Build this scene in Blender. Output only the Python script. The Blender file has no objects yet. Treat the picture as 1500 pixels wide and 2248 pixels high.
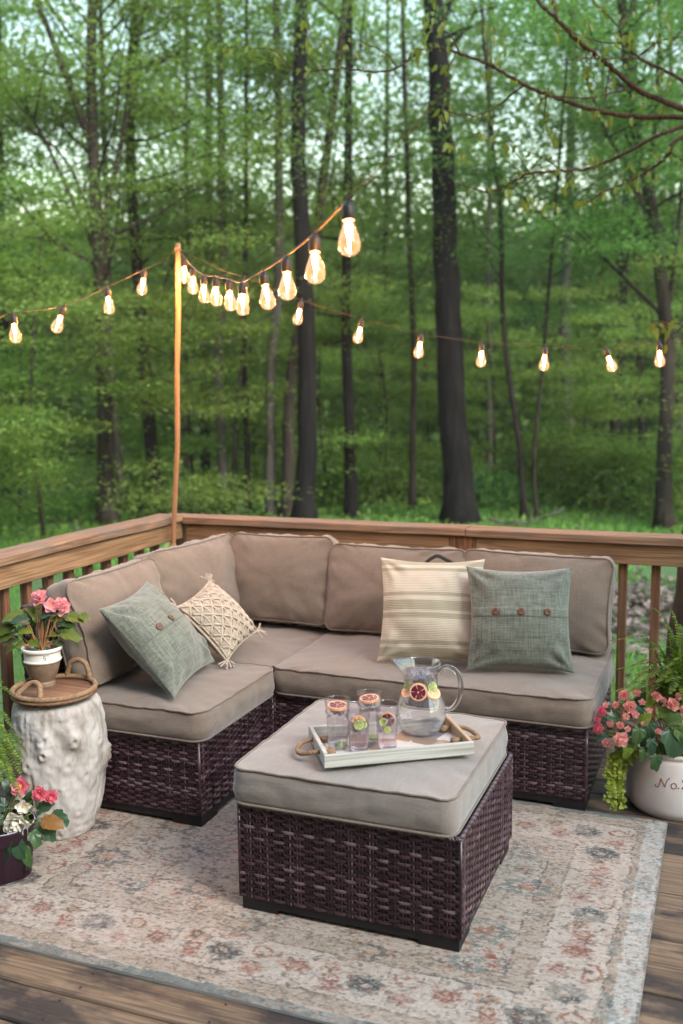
import bpy, bmesh, math, random
import numpy as np
from mathutils import Vector, Matrix, noise as mnoise

PI = math.pi
sc = bpy.context.scene
COL = sc.collection
rng = np.random.default_rng(7)
R0 = random.Random(5)

EXPO = 1.55
# ------------------------------------------------------------------ camera
CAM = np.array([0.0, 0.0, 1.6])
YAW, PITCH, ROLL, FPX = math.radians(21.672), math.radians(7.379), math.radians(-0.663), 2154.4
IW, IH = 1500.0, 2248.0
FW = np.array([-math.sin(YAW) * math.cos(PITCH), math.cos(YAW) * math.cos(PITCH), -math.sin(PITCH)])
_r = np.array([math.cos(YAW), math.sin(YAW), 0.0])
_u = np.cross(_r, FW)
RT = math.cos(ROLL) * _r + math.sin(ROLL) * _u
UP = -math.sin(ROLL) * _r + math.cos(ROLL) * _u


def ray(px, py):
    return FW + RT * (px - IW / 2) / FPX - UP * (py - IH / 2) / FPX


def at_d(px, py, d):
    return CAM + ray(px, py) * d


def at_z(px, py, z):
    d = ray(px, py)
    return CAM + d * ((z - CAM[2]) / d[2])


def at_y(px, py, y):
    d = ray(px, py)
    return CAM + d * (y / d[1])


def at_x(px, py, x):
    d = ray(px, py)
    return CAM + d * (x / d[0])


def nrm(v):
    v = np.asarray(v, float)
    return v / (np.linalg.norm(v) + 1e-12)


# ------------------------------------------------------------------ mesh builder
class MB:
    def __init__(self):
        self.V = []
        self.F = []
        self.n = 0

    def add(self, V, F, m=0, smooth=True):
        V = np.asarray(V, float).reshape(-1, 3)
        if isinstance(F, np.ndarray):
            groups = [F]
        else:
            by = {}
            for f in F:
                by.setdefault(len(f), []).append(f)
            groups = [np.array(g, dtype=np.int64) for g in by.values()]
        for g in groups:
            self.F.append((g + self.n, m, smooth))
        self.V.append(V)
        self.n += len(V)
        return self

    def build(self, name, mats, parent=None, fixn=False, color=None):
        V = np.concatenate(self.V) if self.V else np.zeros((0, 3))
        me = bpy.data.meshes.new(name)
        me.vertices.add(len(V))
        me.vertices.foreach_set('co', V.astype(np.float32).ravel())
        loops = np.concatenate([g.ravel() for g, m, s in self.F])
        tot = np.concatenate([np.full(len(g), g.shape[1]) for g, m, s in self.F])
        mi = np.concatenate([np.full(len(g), m) for g, m, s in self.F])
        sm = np.concatenate([np.full(len(g), s) for g, m, s in self.F])
        start = np.concatenate([[0], np.cumsum(tot)[:-1]])
        me.loops.add(len(loops))
        me.loops.foreach_set('vertex_index', loops.astype(np.int32))
        me.polygons.add(len(tot))
        me.polygons.foreach_set('loop_start', start.astype(np.int32))
        me.polygons.foreach_set('material_index', mi.astype(np.int32))
        me.polygons.foreach_set('use_smooth', sm.astype(bool))
        if color is not None:
            a = me.attributes.new('pattern', 'FLOAT_COLOR', 'POINT')
            a.data.foreach_set('color', color.astype(np.float32).ravel())
        me.update(calc_edges=True)
        if fixn:
            bm = bmesh.new()
            bm.from_mesh(me)
            bmesh.ops.remove_doubles(bm, verts=bm.verts, dist=1e-6)
            bmesh.ops.recalc_face_normals(bm, faces=bm.faces)
            bm.to_mesh(me)
            bm.free()
        for m in (mats if isinstance(mats, (list, tuple)) else [mats]):
            me.materials.append(m)
        o = bpy.data.objects.new(name, me)
        COL.objects.link(o)
        if parent is not None:
            o.parent = parent
        return o


def thing(name, label, cat, loc=(0, 0, 0), rz=0.0, group=None):
    o = bpy.data.objects.new(name, None)
    o.empty_display_size = 0.1
    COL.objects.link(o)
    o.location = tuple(float(c) for c in loc)
    o.rotation_euler = (0, 0, rz)
    return tag(o, label, cat, group)


def tag(o, label=None, cat=None, group=None, kind=None):
    if label:
        o['label'] = label
    if cat:
        o['category'] = cat
    if group:
        o['group'] = group
    if kind:
        o['kind'] = kind
    return o


# ------------------------------------------------------------------ primitives
BOXF = np.array([[0, 3, 2, 1], [4, 5, 6, 7], [0, 1, 5, 4], [1, 2, 6, 5], [2, 3, 7, 6], [3, 0, 4, 7]])


def box(x0, x1, y0, y1, z0, z1):
    V = np.array([[x0, y0, z0], [x1, y0, z0], [x1, y1, z0], [x0, y1, z0],
                  [x0, y0, z1], [x1, y0, z1], [x1, y1, z1], [x0, y1, z1]], float)
    return V, BOXF


def plank(x0, x1, y0, y1, z0, z1, c=0.004, axis='x', n=1, warp=0.0, seed=0):
    """a board with eased long edges, running along axis"""
    if axis == 'x':
        a0, a1, b0, b1, c0, c1 = x0, x1, y0, y1, z0, z1
    elif axis == 'y':
        a0, a1, b0, b1, c0, c1 = y0, y1, x0, x1, z0, z1
    else:
        a0, a1, b0, b1, c0, c1 = z0, z1, x0, x1, y0, y1
    prof = [(b0 + c, c0), (b1 - c, c0), (b1, c0 + c), (b1, c1 - c), (b1 - c, c1), (b0 + c, c1), (b0, c1 - c), (b0, c0 + c)]
    V = []
    for i in range(n + 1):
        a = a0 + (a1 - a0) * i / n
        w = warp * mnoise.noise(Vector((a * 2.0, seed * 7.3, 0))) if warp else 0
        w2 = warp * mnoise.noise(Vector((a * 2.0, seed * 7.3, 9))) if warp else 0
        for b, cc in prof:
            p = (a, b + w, cc + w2)
            V.append(p if axis == 'x' else ((p[1], p[0], p[2]) if axis == 'y' else (p[1], p[2], p[0])))
    F = []
    for i in range(n):
        for k in range(8):
            F.append((i * 8 + k, i * 8 + (k + 1) % 8, (i + 1) * 8 + (k + 1) % 8, (i + 1) * 8 + k))
    F.append(tuple(range(7, -1, -1)))
    F.append(tuple(n * 8 + k for k in range(8)))
    return np.array(V), F


def frames(P, closed=False):
    P = np.asarray(P, float)
    T = np.zeros_like(P)
    if closed:
        T = np.roll(P, -1, 0) - np.roll(P, 1, 0)
    else:
        T[1:-1] = P[2:] - P[:-2]
        T[0] = P[1] - P[0]
        T[-1] = P[-1] - P[-2]
    T /= np.linalg.norm(T, axis=1)[:, None] + 1e-12
    a = np.array([0, 0, 1.0]) if abs(T[0][2]) < .9 else np.array([1.0, 0, 0])
    N = np.zeros_like(P)
    n = nrm(np.cross(T[0], a))
    for i in range(len(P)):
        n = n - T[i] * np.dot(n, T[i])
        n = nrm(n)
        N[i] = n
    B = np.cross(T, N)
    return T, N, B


def tube(P, r, n=8, closed=False, cap=True, flat=1.0):
    P = np.asarray(P, float)
    k = len(P)
    T, N, B = frames(P, closed)
    rr = np.full(k, r) if np.isscalar(r) else np.asarray(r, float)
    a = np.arange(n) * 2 * PI / n
    V = P[:, None, :] + rr[:, None, None] * (np.cos(a)[None, :, None] * N[:, None, :] + flat * np.sin(a)[None, :, None] * B[:, None, :])
    V = V.reshape(-1, 3)
    F = []
    m = k if closed else k - 1
    i = np.arange(m)[:, None]
    j = np.arange(n)[None, :]
    i2 = (i + 1) % k
    j2 = (j + 1) % n
    Q = np.stack([i * n + j + 0 * i2, i * n + j2 + 0 * i2, i2 * n + j2, i2 * n + j], -1).reshape(-1, 4)
    F = [tuple(q) for q in Q]
    if cap and not closed:
        F.append(tuple(range(n - 1, -1, -1)))
        F.append(tuple((k - 1) * n + q for q in range(n)))
    return V, F


def smooth_path(P, n=10, closed=False):
    """Catmull-Rom through points"""
    P = [np.asarray(p, float) for p in P]
    k = len(P)
    out = []
    segs = k if closed else k - 1
    for i in range(segs):
        if closed:
            p0, p1, p2, p3 = P[(i - 1) % k], P[i], P[(i + 1) % k], P[(i + 2) % k]
        else:
            p1, p2 = P[i], P[i + 1]
            p0 = P[i - 1] if i > 0 else 2 * p1 - p2
            p3 = P[i + 2] if i + 2 < k else 2 * p2 - p1
        for t in np.linspace(0, 1, n, endpoint=False):
            out.append(0.5 * (2 * p1 + (p2 - p0) * t + (2 * p0 - 5 * p1 + 4 * p2 - p3) * t * t + (3 * p1 - p0 - 3 * p2 + p3) * t ** 3))
    if not closed:
        out.append(P[-1])
    return np.array(out)


def resample(P, step):
    P = np.asarray(P, float)
    L = np.concatenate([[0], np.cumsum(np.linalg.norm(np.diff(P, axis=0), axis=1))])
    n = max(2, int(L[-1] / step) + 1)
    s = np.linspace(0, L[-1], n)
    return np.stack([np.interp(s, L, P[:, k]) for k in range(3)], 1)


def rope(mb, P, rad, pitch, strands=3, n=5, m=0, closed=False):
    P = resample(P, pitch / 9)
    T, N, B = frames(P)
    s = np.arange(len(P)) * (pitch / 9)
    for k in range(strands):
        ph = 2 * PI * s / pitch + 2 * PI * k / strands
        Q = P + (rad * .5) * (np.cos(ph)[:, None] * N + np.sin(ph)[:, None] * B)
        mb.add(*tube(Q, rad * .56, n), m=m)


def lathe(prof, n=32, close_top=False, close_bot=False):
    V = []
    for r, z in prof:
        for k in range(n):
            a = 2 * PI * k / n
            V.append((r * math.cos(a), r * math.sin(a), z))
    F = []
    for i in range(len(prof) - 1):
        for k in range(n):
            F.append((i * n + k, i * n + (k + 1) % n, (i + 1) * n + (k + 1) % n, (i + 1) * n + k))
    if close_bot:
        F.append(tuple(range(n - 1, -1, -1)))
    if close_top:
        F.append(tuple((len(prof) - 1) * n + k for k in range(n)))
    return np.array(V), F


def rrect(w, d, r, n):
    """rounded rectangle loop, n points even by arc length; points and outward normals"""
    r = min(r, w / 2 - 1e-4, d / 2 - 1e-4)
    a, b = w - 2 * r, d - 2 * r
    q = PI * r / 2
    per = 2 * (a + b) + 4 * q
    P, N = [], []
    for i in range(n):
        s = per * i / n
        for (kind, L, sx, sy, ang) in (('l', a, -a / 2, -d / 2, -PI / 2), ('c', q, a / 2, -b / 2, -PI / 2), ('l', b, w / 2, -b / 2, 0), ('c', q, a / 2, b / 2, 0),
                                       ('l', a, a / 2, d / 2, PI / 2), ('c', q, -a / 2, b / 2, PI / 2), ('l', b, -w / 2, b / 2, PI), ('c', q, -a / 2, -b / 2, PI)):
            if s <= L + 1e-9:
                if kind == 'l':
                    dx, dy = -math.sin(ang), math.cos(ang)
                    P.append((sx + dx * s, sy + dy * s))
                    N.append((math.cos(ang), math.sin(ang)))
                else:
                    t = ang + s / r
                    P.append((sx + r * math.cos(t), sy + r * math.sin(t)))
                    N.append((math.cos(t), math.sin(t)))
                break
            s -= L
    return np.array(P), np.array(N)


def xf(V, M):
    V = np.asarray(V, float)
    M = np.array(M)
    return V @ M[:3, :3].T + M[:3, 3]


def basis(o, x, y, z):
    M = np.eye(4)
    M[:3, 0], M[:3, 1], M[:3, 2], M[:3, 3] = x, y, z, o
    return M


# ------------------------------------------------------------------ materials
def newmat(name):
    m = bpy.data.materials.new(name)
    m.use_nodes = True
    nt = m.node_tree
    return m, nt, nt.nodes['Principled BSDF'], nt.nodes['Material Output']


def node(nt, typ, **kw):
    n = nt.nodes.new(typ)
    for k, v in kw.items():
        if k in n.inputs.keys() if isinstance(k, str) else False:
            n.inputs[k].default_value = v
        else:
            setattr(n, k, v)
    return n


def ramp(nt, stops, interp='LINEAR'):
    r = nt.nodes.new('ShaderNodeValToRGB')
    r.color_ramp.interpolation = interp
    els = r.color_ramp.elements
    while len(els) < len(stops):
        els.new(0.5)
    for e, (p, c) in zip(els, stops):
        e.position = p
        e.color = (c[0], c[1], c[2], 1)
    return r


def texco(nt, scale=(1, 1, 1), rnd=0.0, src='Object'):
    tc = nt.nodes.new('ShaderNodeTexCoord')
    mp = nt.nodes.new('ShaderNodeMapping')
    mp.inputs['Scale'].default_value = scale
    nt.links.new(tc.outputs[src], mp.inputs['Vector'])
    if rnd:
        g = nt.nodes.new('ShaderNodeNewGeometry')
        mu = node(nt, 'ShaderNodeMath', operation='MULTIPLY')
        mu.inputs[1].default_value = rnd
        nt.links.new(g.outputs['Random Per Island'], mu.inputs[0])
        cb = nt.nodes.new('ShaderNodeCombineXYZ')
        for i in range(3):
            nt.links.new(mu.outputs[0], cb.inputs[i])
        nt.links.new(cb.outputs[0], mp.inputs['Location'])
    return mp.outputs['Vector']


def noisetex(nt, vec, scale, detail=3, rough=.55, dist=0.0):
    n = nt.nodes.new('ShaderNodeTexNoise')
    n.inputs['Scale'].default_value = scale
    n.inputs['Detail'].default_value = detail
    n.inputs['Roughness'].default_value = rough
    n.inputs['Distortion'].default_value = dist
    if vec is not None:
        nt.links.new(vec, n.inputs['Vector'])
    return n.outputs['Fac']


def mix(nt, fac, a, b, blend='MIX'):
    m = nt.nodes.new('ShaderNodeMix')
    m.data_type = 'RGBA'
    m.blend_type = blend
    for s, v in ((m.inputs['Factor'], fac), (m.inputs['A'], a), (m.inputs['B'], b)):
        if hasattr(v, 'is_linked'):
            nt.links.new(v, s)
        elif isinstance(v, (int, float)):
            s.default_value = v
        else:
            s.default_value = (v[0], v[1], v[2], 1)
    return m.outputs['Result']


def mathn(nt, op, a, b=None):
    m = node(nt, 'ShaderNodeMath', operation=op)
    for i, v in enumerate((a, b)):
        if v is None:
            continue
        if hasattr(v, 'is_linked'):
            nt.links.new(v, m.inputs[i])
        else:
            m.inputs[i].default_value = v
    return m.outputs[0]


def bump(nt, bsdf, h, strength=.3, dist=.005):
    b = nt.nodes.new('ShaderNodeBump')
    b.inputs['Strength'].default_value = strength
    b.inputs['Distance'].default_value = dist
    nt.links.new(h, b.inputs['Height'])
    nt.links.new(b.outputs[0], bsdf.inputs['Normal'])


def simple(name, c1, c2, scale=8, rough=.6, bs=.2, bd=.003, bscale=None, detail=4, spec=.4, stretch=(1, 1, 1), rnd=0.0, metal=0):
    m, nt, b, o = newmat(name)
    v = texco(nt, stretch, rnd)
    f = noisetex(nt, v, scale, detail)
    r = ramp(nt, [(.3, c1), (.7, c2)])
    nt.links.new(f, r.inputs[0])
    nt.links.new(r.outputs[0], b.inputs['Base Color'])
    b.inputs['Roughness'].default_value = rough
    b.inputs['Specular IOR Level'].default_value = spec
    b.inputs['Metallic'].default_value = metal
    if bs:
        f2 = noisetex(nt, v, bscale or scale * 4, detail)
        bump(nt, b, f2, bs, bd)
    return m


def wood(name, light, mid, dark, axis='x', rough=.65, stain=None, fine=1.0, stain_amt=.5):
    m, nt, b, o = newmat(name)
    s = {'x': (.55, 9, 9), 'y': (9, .55, 9), 'z': (9, 9, .55)}[axis]
    v = texco(nt, s, 37.0)
    base = noisetex(nt, v, 1.3 * fine, 2, .5, .35)
    rings = mathn(nt, 'SINE', mathn(nt, 'MULTIPLY', base, 55.0))
    rings = mathn(nt, 'MULTIPLY_ADD', rings, .5)
    rings.node.inputs[2].default_value = .5
    r = ramp(nt, [(0, mid), (.55, light), (1, light)])
    nt.links.new(rings, r.inputs[0])
    s2 = {'x': (1.2, 60, 60), 'y': (60, 1.2, 60), 'z': (60, 60, 1.2)}[axis]
    v2 = texco(nt, s2, 91.0)
    fib = noisetex(nt, v2, 2.2, 4, .6)
    r2 = ramp(nt, [(.34, (0, 0, 0)), (.62, (1, 1, 1))])
    nt.links.new(fib, r2.inputs[0])
    c = mix(nt, r2.outputs[0], dark, r.outputs[0])
    c = mix(nt, .72, r.outputs[0], c)
    # knots
    s3 = {'x': (1.1, 5.5, 5.5), 'y': (5.5, 1.1, 5.5), 'z': (5.5, 5.5, 1.1)}[axis]
    v3 = texco(nt, s3, 17.0)
    vo = nt.nodes.new('ShaderNodeTexVoronoi')
    vo.inputs['Scale'].default_value = 1.2
    nt.links.new(v3, vo.inputs['Vector'])
    r3 = ramp(nt, [(.05, (1, 1, 1)), (.13, (0, 0, 0))])
    nt.links.new(vo.outputs['Distance'], r3.inputs[0])
    c = mix(nt, mathn(nt, 'MULTIPLY', r3.outputs[0], .8), c, dark)
    g = nt.nodes.new('ShaderNodeNewGeometry')
    hs = nt.nodes.new('ShaderNodeHueSaturation')
    val = mathn(nt, 'MULTIPLY_ADD', g.outputs['Random Per Island'], .45)
    val.node.inputs[2].default_value = .78
    nt.links.new(val, hs.inputs['Value'])
    nt.links.new(c, hs.inputs['Color'])
    c = hs.outputs[0]
    if stain:
        v4 = texco(nt, (1.6, 3.4, 3) if axis == 'x' else (3, 3, 3), 11.0)
        st = noisetex(nt, v4, 1.7, 6, .62)
        r4 = ramp(nt, [(.42, (1, 1, 1)), (.53, (0, 0, 0))])
        nt.links.new(st, r4.inputs[0])
        c = mix(nt, mathn(nt, 'MULTIPLY', r4.outputs[0], stain_amt), c, stain)
    nt.links.new(c, b.inputs['Base Color'])
    b.inputs['Roughness'].default_value = rough
    b.inputs['Specular IOR Level'].default_value = .3
    bump(nt, b, fib, .5, .004)
    return m


def fabric(name, c1, c2, cross=True, scale=1.0, sheen=.35, bs=.25):
    m, nt, b, o = newmat(name)
    va = texco(nt, (18 * scale, 420 * scale, 200 * scale))
    vb = texco(nt, (420 * scale, 18 * scale, 200 * scale))
    fa = noisetex(nt, va, 1.0, 2)
    fb = noisetex(nt, vb, 1.0, 2)
    f = mathn(nt, 'MULTIPLY', mathn(nt, 'ADD', fa, fb), .5)
    r = ramp(nt, [(.36, c1), (.64, c2)])
    nt.links.new(f, r.inputs[0])
    vc = texco(nt)
    blot = noisetex(nt, vc, 5, 3)
    c = mix(nt, mathn(nt, 'MULTIPLY', blot, .35), r.outputs[0], [k * .72 for k in c1])
    nt.links.new(c, b.inputs['Base Color'])
    b.inputs['Roughness'].default_value = .9
    b.inputs['Specular IOR Level'].default_value = .12
    b.inputs['Sheen Weight'].default_value = sheen
    b.inputs['Sheen Roughness'].default_value = .5
    cr_ = noisetex(nt, texco(nt, (1, 1, 1)), 11, 3, .6, 1.2)
    bump(nt, b, mathn(nt, 'ADD', mathn(nt, 'MULTIPLY', f, .2), mathn(nt, 'MULTIPLY', cr_, .6)), bs, .010)
    return m


def leafmat(name, cols, trans=.45, rough=.45, tmul=(1.15, 1.25, .6)):
    m, nt, b, o = newmat(name)
    g = nt.nodes.new('ShaderNodeNewGeometry')
    n = len(cols)
    r = ramp(nt, [(i / max(1, n - 1), c) for i, c in enumerate(cols)])
    nt.links.new(g.outputs['Random Per Island'], r.inputs[0])
    oi = nt.nodes.new('ShaderNodeObjectInfo')
    hs = nt.nodes.new('ShaderNodeHueSaturation')
    v = mathn(nt, 'MULTIPLY_ADD', oi.outputs['Random'], .4)
    v.node.inputs[2].default_value = .8
    nt.links.new(v, hs.inputs['Value'])
    h = mathn(nt, 'MULTIPLY_ADD', oi.outputs['Random'], .04)
    h.node.inputs[2].default_value = .48
    nt.links.new(h, hs.inputs['Hue'])
    nt.links.new(r.outputs[0], hs.inputs['Color'])
    nt.links.new(hs.outputs[0], b.inputs['Base Color'])
    b.inputs['Roughness'].default_value = rough
    b.inputs['Specular IOR Level'].default_value = .3
    t = nt.nodes.new('ShaderNodeBsdfTranslucent')
    tc = mix(nt, 1.0, hs.outputs[0], tmul, 'MULTIPLY')
    nt.links.new(tc, t.inputs['Color'])
    ms = nt.nodes.new('ShaderNodeMixShader')
    ms.inputs[0].default_value = trans
    nt.links.new(b.outputs[0], ms.inputs[1])
    nt.links.new(t.outputs[0], ms.inputs[2])
    nt.links.new(ms.outputs[0], o.inputs['Surface'])
    return m


def petalmat(name, c1, c2, trans=.3):
    m, nt, b, o = newmat(name)
    v = texco(nt)
    f = noisetex(nt, v, 60, 3)
    r = ramp(nt, [(.3, c1), (.7, c2)])
    nt.links.new(f, r.inputs[0])
    nt.links.new(r.outputs[0], b.inputs['Base Color'])
    b.inputs['Roughness'].default_value = .55
    t = nt.nodes.new('ShaderNodeBsdfTranslucent')
    nt.links.new(r.outputs[0], t.inputs['Color'])
    ms = nt.nodes.new('ShaderNodeMixShader')
    ms.inputs[0].default_value = trans
    nt.links.new(b.outputs[0], ms.inputs[1])
    nt.links.new(t.outputs[0], ms.inputs[2])
    nt.links.new(ms.outputs[0], o.inputs['Surface'])
    return m


def glassmat(name, tint=(.97, .97, .98), emit=None, estr=0.0, boost=.0, ior=1.5):
    m, nt, b, o = newmat(name)
    nt.nodes.remove(b)
    t = nt.nodes.new('ShaderNodeBsdfTransparent')
    t.inputs['Color'].default_value = (*tint, 1)
    g = nt.nodes.new('ShaderNodeBsdfGlossy')
    g.inputs['Roughness'].default_value = .03
    lw = nt.nodes.new('ShaderNodeLayerWeight')
    lw.inputs['Blend'].default_value = .28
    f = mathn(nt, 'POWER', lw.outputs['Facing'], 2.2)
    f = mathn(nt, 'MULTIPLY_ADD', f, .75)
    f.node.inputs[2].default_value = .05 + boost
    ms = nt.nodes.new('ShaderNodeMixShader')
    nt.links.new(f, ms.inputs[0])
    nt.links.new(t.outputs[0], ms.inputs[1])
    nt.links.new(g.outputs[0], ms.inputs[2])
    out = ms.outputs[0]
    if emit:
        e = nt.nodes.new('ShaderNodeEmission')
        e.inputs['Color'].default_value = (*emit, 1)
        e.inputs['Strength'].default_value = estr
        ad = nt.nodes.new('ShaderNodeAddShader')
        nt.links.new(out, ad.inputs[0])
        nt.links.new(e.outputs[0], ad.inputs[1])
        out = ad.outputs[0]
    nt.links.new(out, o.inputs['Surface'])
    return m


def emitmat(name, c, s):
    m, nt, b, o = newmat(name)
    nt.nodes.remove(b)
    e = nt.nodes.new('ShaderNodeEmission')
    e.inputs['Color'].default_value = (*c, 1)
    e.inputs['Strength'].default_value = s
    nt.links.new(e.outputs[0], o.inputs['Surface'])
    return m


M = {}
M['rail_x'] = wood('rail_wood_x', (.335, .210, .115), (.235, .140, .073), (.08, .046, .027), 'x')
M['rail_y'] = wood('rail_wood_y', (.335, .210, .115), (.235, .140, .073), (.08, .046, .027), 'y')
M['rail_z'] = wood('rail_wood_z', (.26, .13, .068), (.17, .08, .04), (.05, .024, .014), 'z')
M['cap_x'] = wood('cap_wood_x', (.30, .19, .12), (.22, .135, .085), (.07, .042, .028), 'x', stain=(.15, .13, .11))
M['cap_y'] = wood('cap_wood_y', (.30, .19, .12), (.22, .135, .085), (.07, .042, .028), 'y', stain=(.15, .13, .11))
M['deck'] = wood('deck_wood', (.22, .150, .092), (.165, .105, .064), (.035, .023, .017), 'x', rough=.6, stain=(.024, .020, .020), fine=1.6, stain_amt=.88)
M['pole'] = wood('pole_wood', (.31, .17, .088), (.275, .148, .075), (.20, .10, .05), 'z', rough=.5)
M['fabric'] = fabric('taupe_canvas', (.172, .131, .101), (.232, .181, .142))
M['piping'] = fabric('taupe_piping', (.155, .118, .092), (.21, .164, .13))
M['fabric_grey'] = fabric('grey_taupe_canvas', (.215, .180, .156), (.285, .245, .215))
M['linen'] = fabric('green_linen', (.098, .108, .086), (.22, .235, .192), scale=.42, bs=.5)
M['linen_band'] = fabric('green_linen_band', (.098, .108, .086), (.22, .235, .192), scale=.42, bs=.5)
M['macrame'] = simple('cotton_cord', (.40, .33, .255), (.53, .45, .355), 40, .9, .4, .002, 300, spec=.1)
M['macrame_back'] = simple('cotton_lining', (.36, .29, .22), (.44, .37, .29), 40, .95, .3, .002, 300, spec=.05)
M['button'] = simple('coconut_button', (.085, .036, .022), (.17, .08, .05), 60, .4, .2, .001)
M['strap'] = simple('dark_strap', (.018, .016, .016), (.03, .027, .026), 50, .7, .2, .001)
M['black'] = simple('black_plastic', (.006, .005, .006), (.012, .010, .012), 20, .5, .1, .001)


def wicker_mat():
    m, nt, b, o = newmat('resin_wicker')
    g = nt.nodes.new('ShaderNodeNewGeometry')
    v = texco(nt, (1, 1, 1), 23.0)
    f = noisetex(nt, v, 16, 3)
    s = mathn(nt, 'ADD', mathn(nt, 'MULTIPLY', g.outputs['Random Per Island'], .5), mathn(nt, 'MULTIPLY', f, .7))
    r = ramp(nt, [(.25, (.008, .003, .005)), (.5, (.024, .009, .014)), (.70, (.056, .026, .034)), (.90, (.155, .10, .112))])
    nt.links.new(s, r.inputs[0])
    nt.links.new(r.outputs[0], b.inputs['Base Color'])
    b.inputs['Roughness'].default_value = .30
    b.inputs['Specular IOR Level'].default_value = .5
    f2 = noisetex(nt, texco(nt), 220, 2)
    bump(nt, b, f2, .25, .001)
    return m


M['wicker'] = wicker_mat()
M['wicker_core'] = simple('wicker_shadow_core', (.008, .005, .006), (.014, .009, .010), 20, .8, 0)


def stripes_mat():
    m, nt, b, o = newmat('striped_cotton')
    tc = nt.nodes.new('ShaderNodeTexCoord')
    sp = nt.nodes.new('ShaderNodeSeparateXYZ')
    nt.links.new(tc.outputs['Object'], sp.inputs[0])
    u = mathn(nt, 'MULTIPLY_ADD', sp.outputs['Y'], 1 / .42)
    u.node.inputs[2].default_value = .5
    cr, gr = (.56, .485, .38), (.32, .29, .21)
    stops = [(0, cr), (.03, gr), (.12, cr), (.15, gr), (.19, cr), (.40, gr), (.45, cr), (.48, gr), (.575, cr), (.62, gr), (.655, cr), (.87, gr), (.90, cr), (.93, gr), (.985, cr)]
    r = ramp(nt, stops, 'CONSTANT')
    nt.links.new(u, r.inputs[0])
    # woven speckle in the stripes, ribs across
    va = texco(nt, (260, 260, 60))
    ch = nt.nodes.new('ShaderNodeTexChecker')
    ch.inputs['Scale'].default_value = 1.0
    nt.links.new(va, ch.inputs['Vector'])
    c = mix(nt, mathn(nt, 'MULTIPLY', ch.outputs['Fac'], .25), r.outputs[0], cr)
    f = noisetex(nt, texco(nt), 9, 3)
    c = mix(nt, mathn(nt, 'MULTIPLY', f, .2), c, (.58, .48, .34))
    nt.links.new(c, b.inputs['Base Color'])
    b.inputs['Roughness'].default_value = .95
    b.inputs['Specular IOR Level'].default_value = .05
    w = nt.nodes.new('ShaderNodeTexWave')
    w.bands_direction = 'Y'
    w.inputs['Scale'].default_value = 45
    w.inputs['Distortion'].default_value = .6
    nt.links.new(texco(nt), w.inputs['Vector'])
    bump(nt, b, w.outputs['Fac'], .5, .002)
    return m


M['stripes'] = stripes_mat()


def bark_mat(name, c1, c2, c3, sx=10, vert=1.3):
    m, nt, b, o = newmat(name)
    v = texco(nt, (sx, sx, vert))
    f = noisetex(nt, v, 1.0, 6, .65, .4)
    r = ramp(nt, [(.34, c1), (.52, c2), (.72, c3)])
    nt.links.new(f, r.inputs[0])
    f2 = noisetex(nt, texco(nt, (1, 1, .5)), 1.6, 4)
    c = mix(nt, mathn(nt, 'MULTIPLY', f2, .5), r.outputs[0], [k * .6 for k in c2])
    nt.links.new(c, b.inputs['Base Color'])
    b.inputs['Roughness'].default_value = .9
    b.inputs['Specular IOR Level'].default_value = .15
    bump(nt, b, f, 1.0, .03)
    return m


M['bark'] = bark_mat('oak_bark', (.004, .0033, .003), (.010, .008, .0072), (.026, .021, .018))
M['bark_pale'] = bark_mat('grey_bark', (.035, .03, .025), (.095, .08, .067), (.18, .155, .13), 7, 1.0)
M['bark_brown'] = bark_mat('brown_bark', (.015, .011, .009), (.042, .031, .024), (.085, .063, .046), 8, 1.0)
M['twig'] = bark_mat('twig_bark', (.026, .015, .010), (.075, .042, .028), (.14, .088, .06), 60, 10)
M['leaf_a'] = leafmat('spring_leaf', [(.14, .22, .05), (.205, .305, .068), (.28, .375, .085)], .55, tmul=(1.05, 1.1, .8))
M['leaf_b'] = leafmat('dark_leaf', [(.088, .16, .043), (.132, .222, .057), (.185, .285, .07)], .55, tmul=(1.05, 1.1, .8))
M['leaf_far'] = leafmat('distant_leaf', [(.105, .175, .055), (.155, .238, .07), (.21, .30, .085)], .55, tmul=(1.05, 1.1, .8))
M['leaf_young'] = leafmat('young_oak_leaf', [(.11, .16, .03), (.18, .21, .04), (.14, .19, .05)], .45)
M['grass'] = leafmat('grass_blade', [(.08, .19, .03), (.13, .27, .045), (.20, .33, .08)], .4)
M['litter'] = leafmat('dry_leaf', [(.12, .085, .07), (.20, .15, .125), (.10, .065, .05)], .1, tmul=(1, 1, 1))
M['fern'] = leafmat('fern_green', [(.035, .075, .008), (.075, .13, .012), (.16, .22, .022)], .35)
M['jenny'] = leafmat('creeping_jenny_leaf', [(.11, .17, .012), (.20, .27, .02), (.30, .34, .035)], .35)
M['begonia_leaf'] = leafmat('begonia_leaf', [(.022, .055, .03), (.04, .085, .04), (.07, .12, .03)], .2, .3)
M['begonia_leaf_light'] = leafmat('begonia_leaf_light', [(.10, .17, .02), (.18, .26, .035), (.08, .14, .03)], .4, .35)
M['bronze_leaf'] = leafmat('bronze_leaf', [(.16, .06, .012), (.24, .10, .02)], .3, .4, (1.1, .9, .6))
M['stem'] = simple('begonia_stem', (.20, .09, .04), (.30, .16, .06), 30, .5, .1, .001)
M['green_stem'] = simple('green_stem', (.10, .14, .02), (.16, .18, .04), 30, .5, .1, .001)
M['pink'] = petalmat('pink_petal', (.88, .38, .42), (.93, .54, .56), .45)
M['hot'] = petalmat('deep_pink_petal', (.80, .18, .25), (.88, .30, .36), .45)
M['coral'] = petalmat('coral_petal', (.88, .42, .38), (.93, .56, .50), .45)
M['white_p'] = petalmat('white_petal', (.78, .74, .62), (.86, .83, .74))
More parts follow.
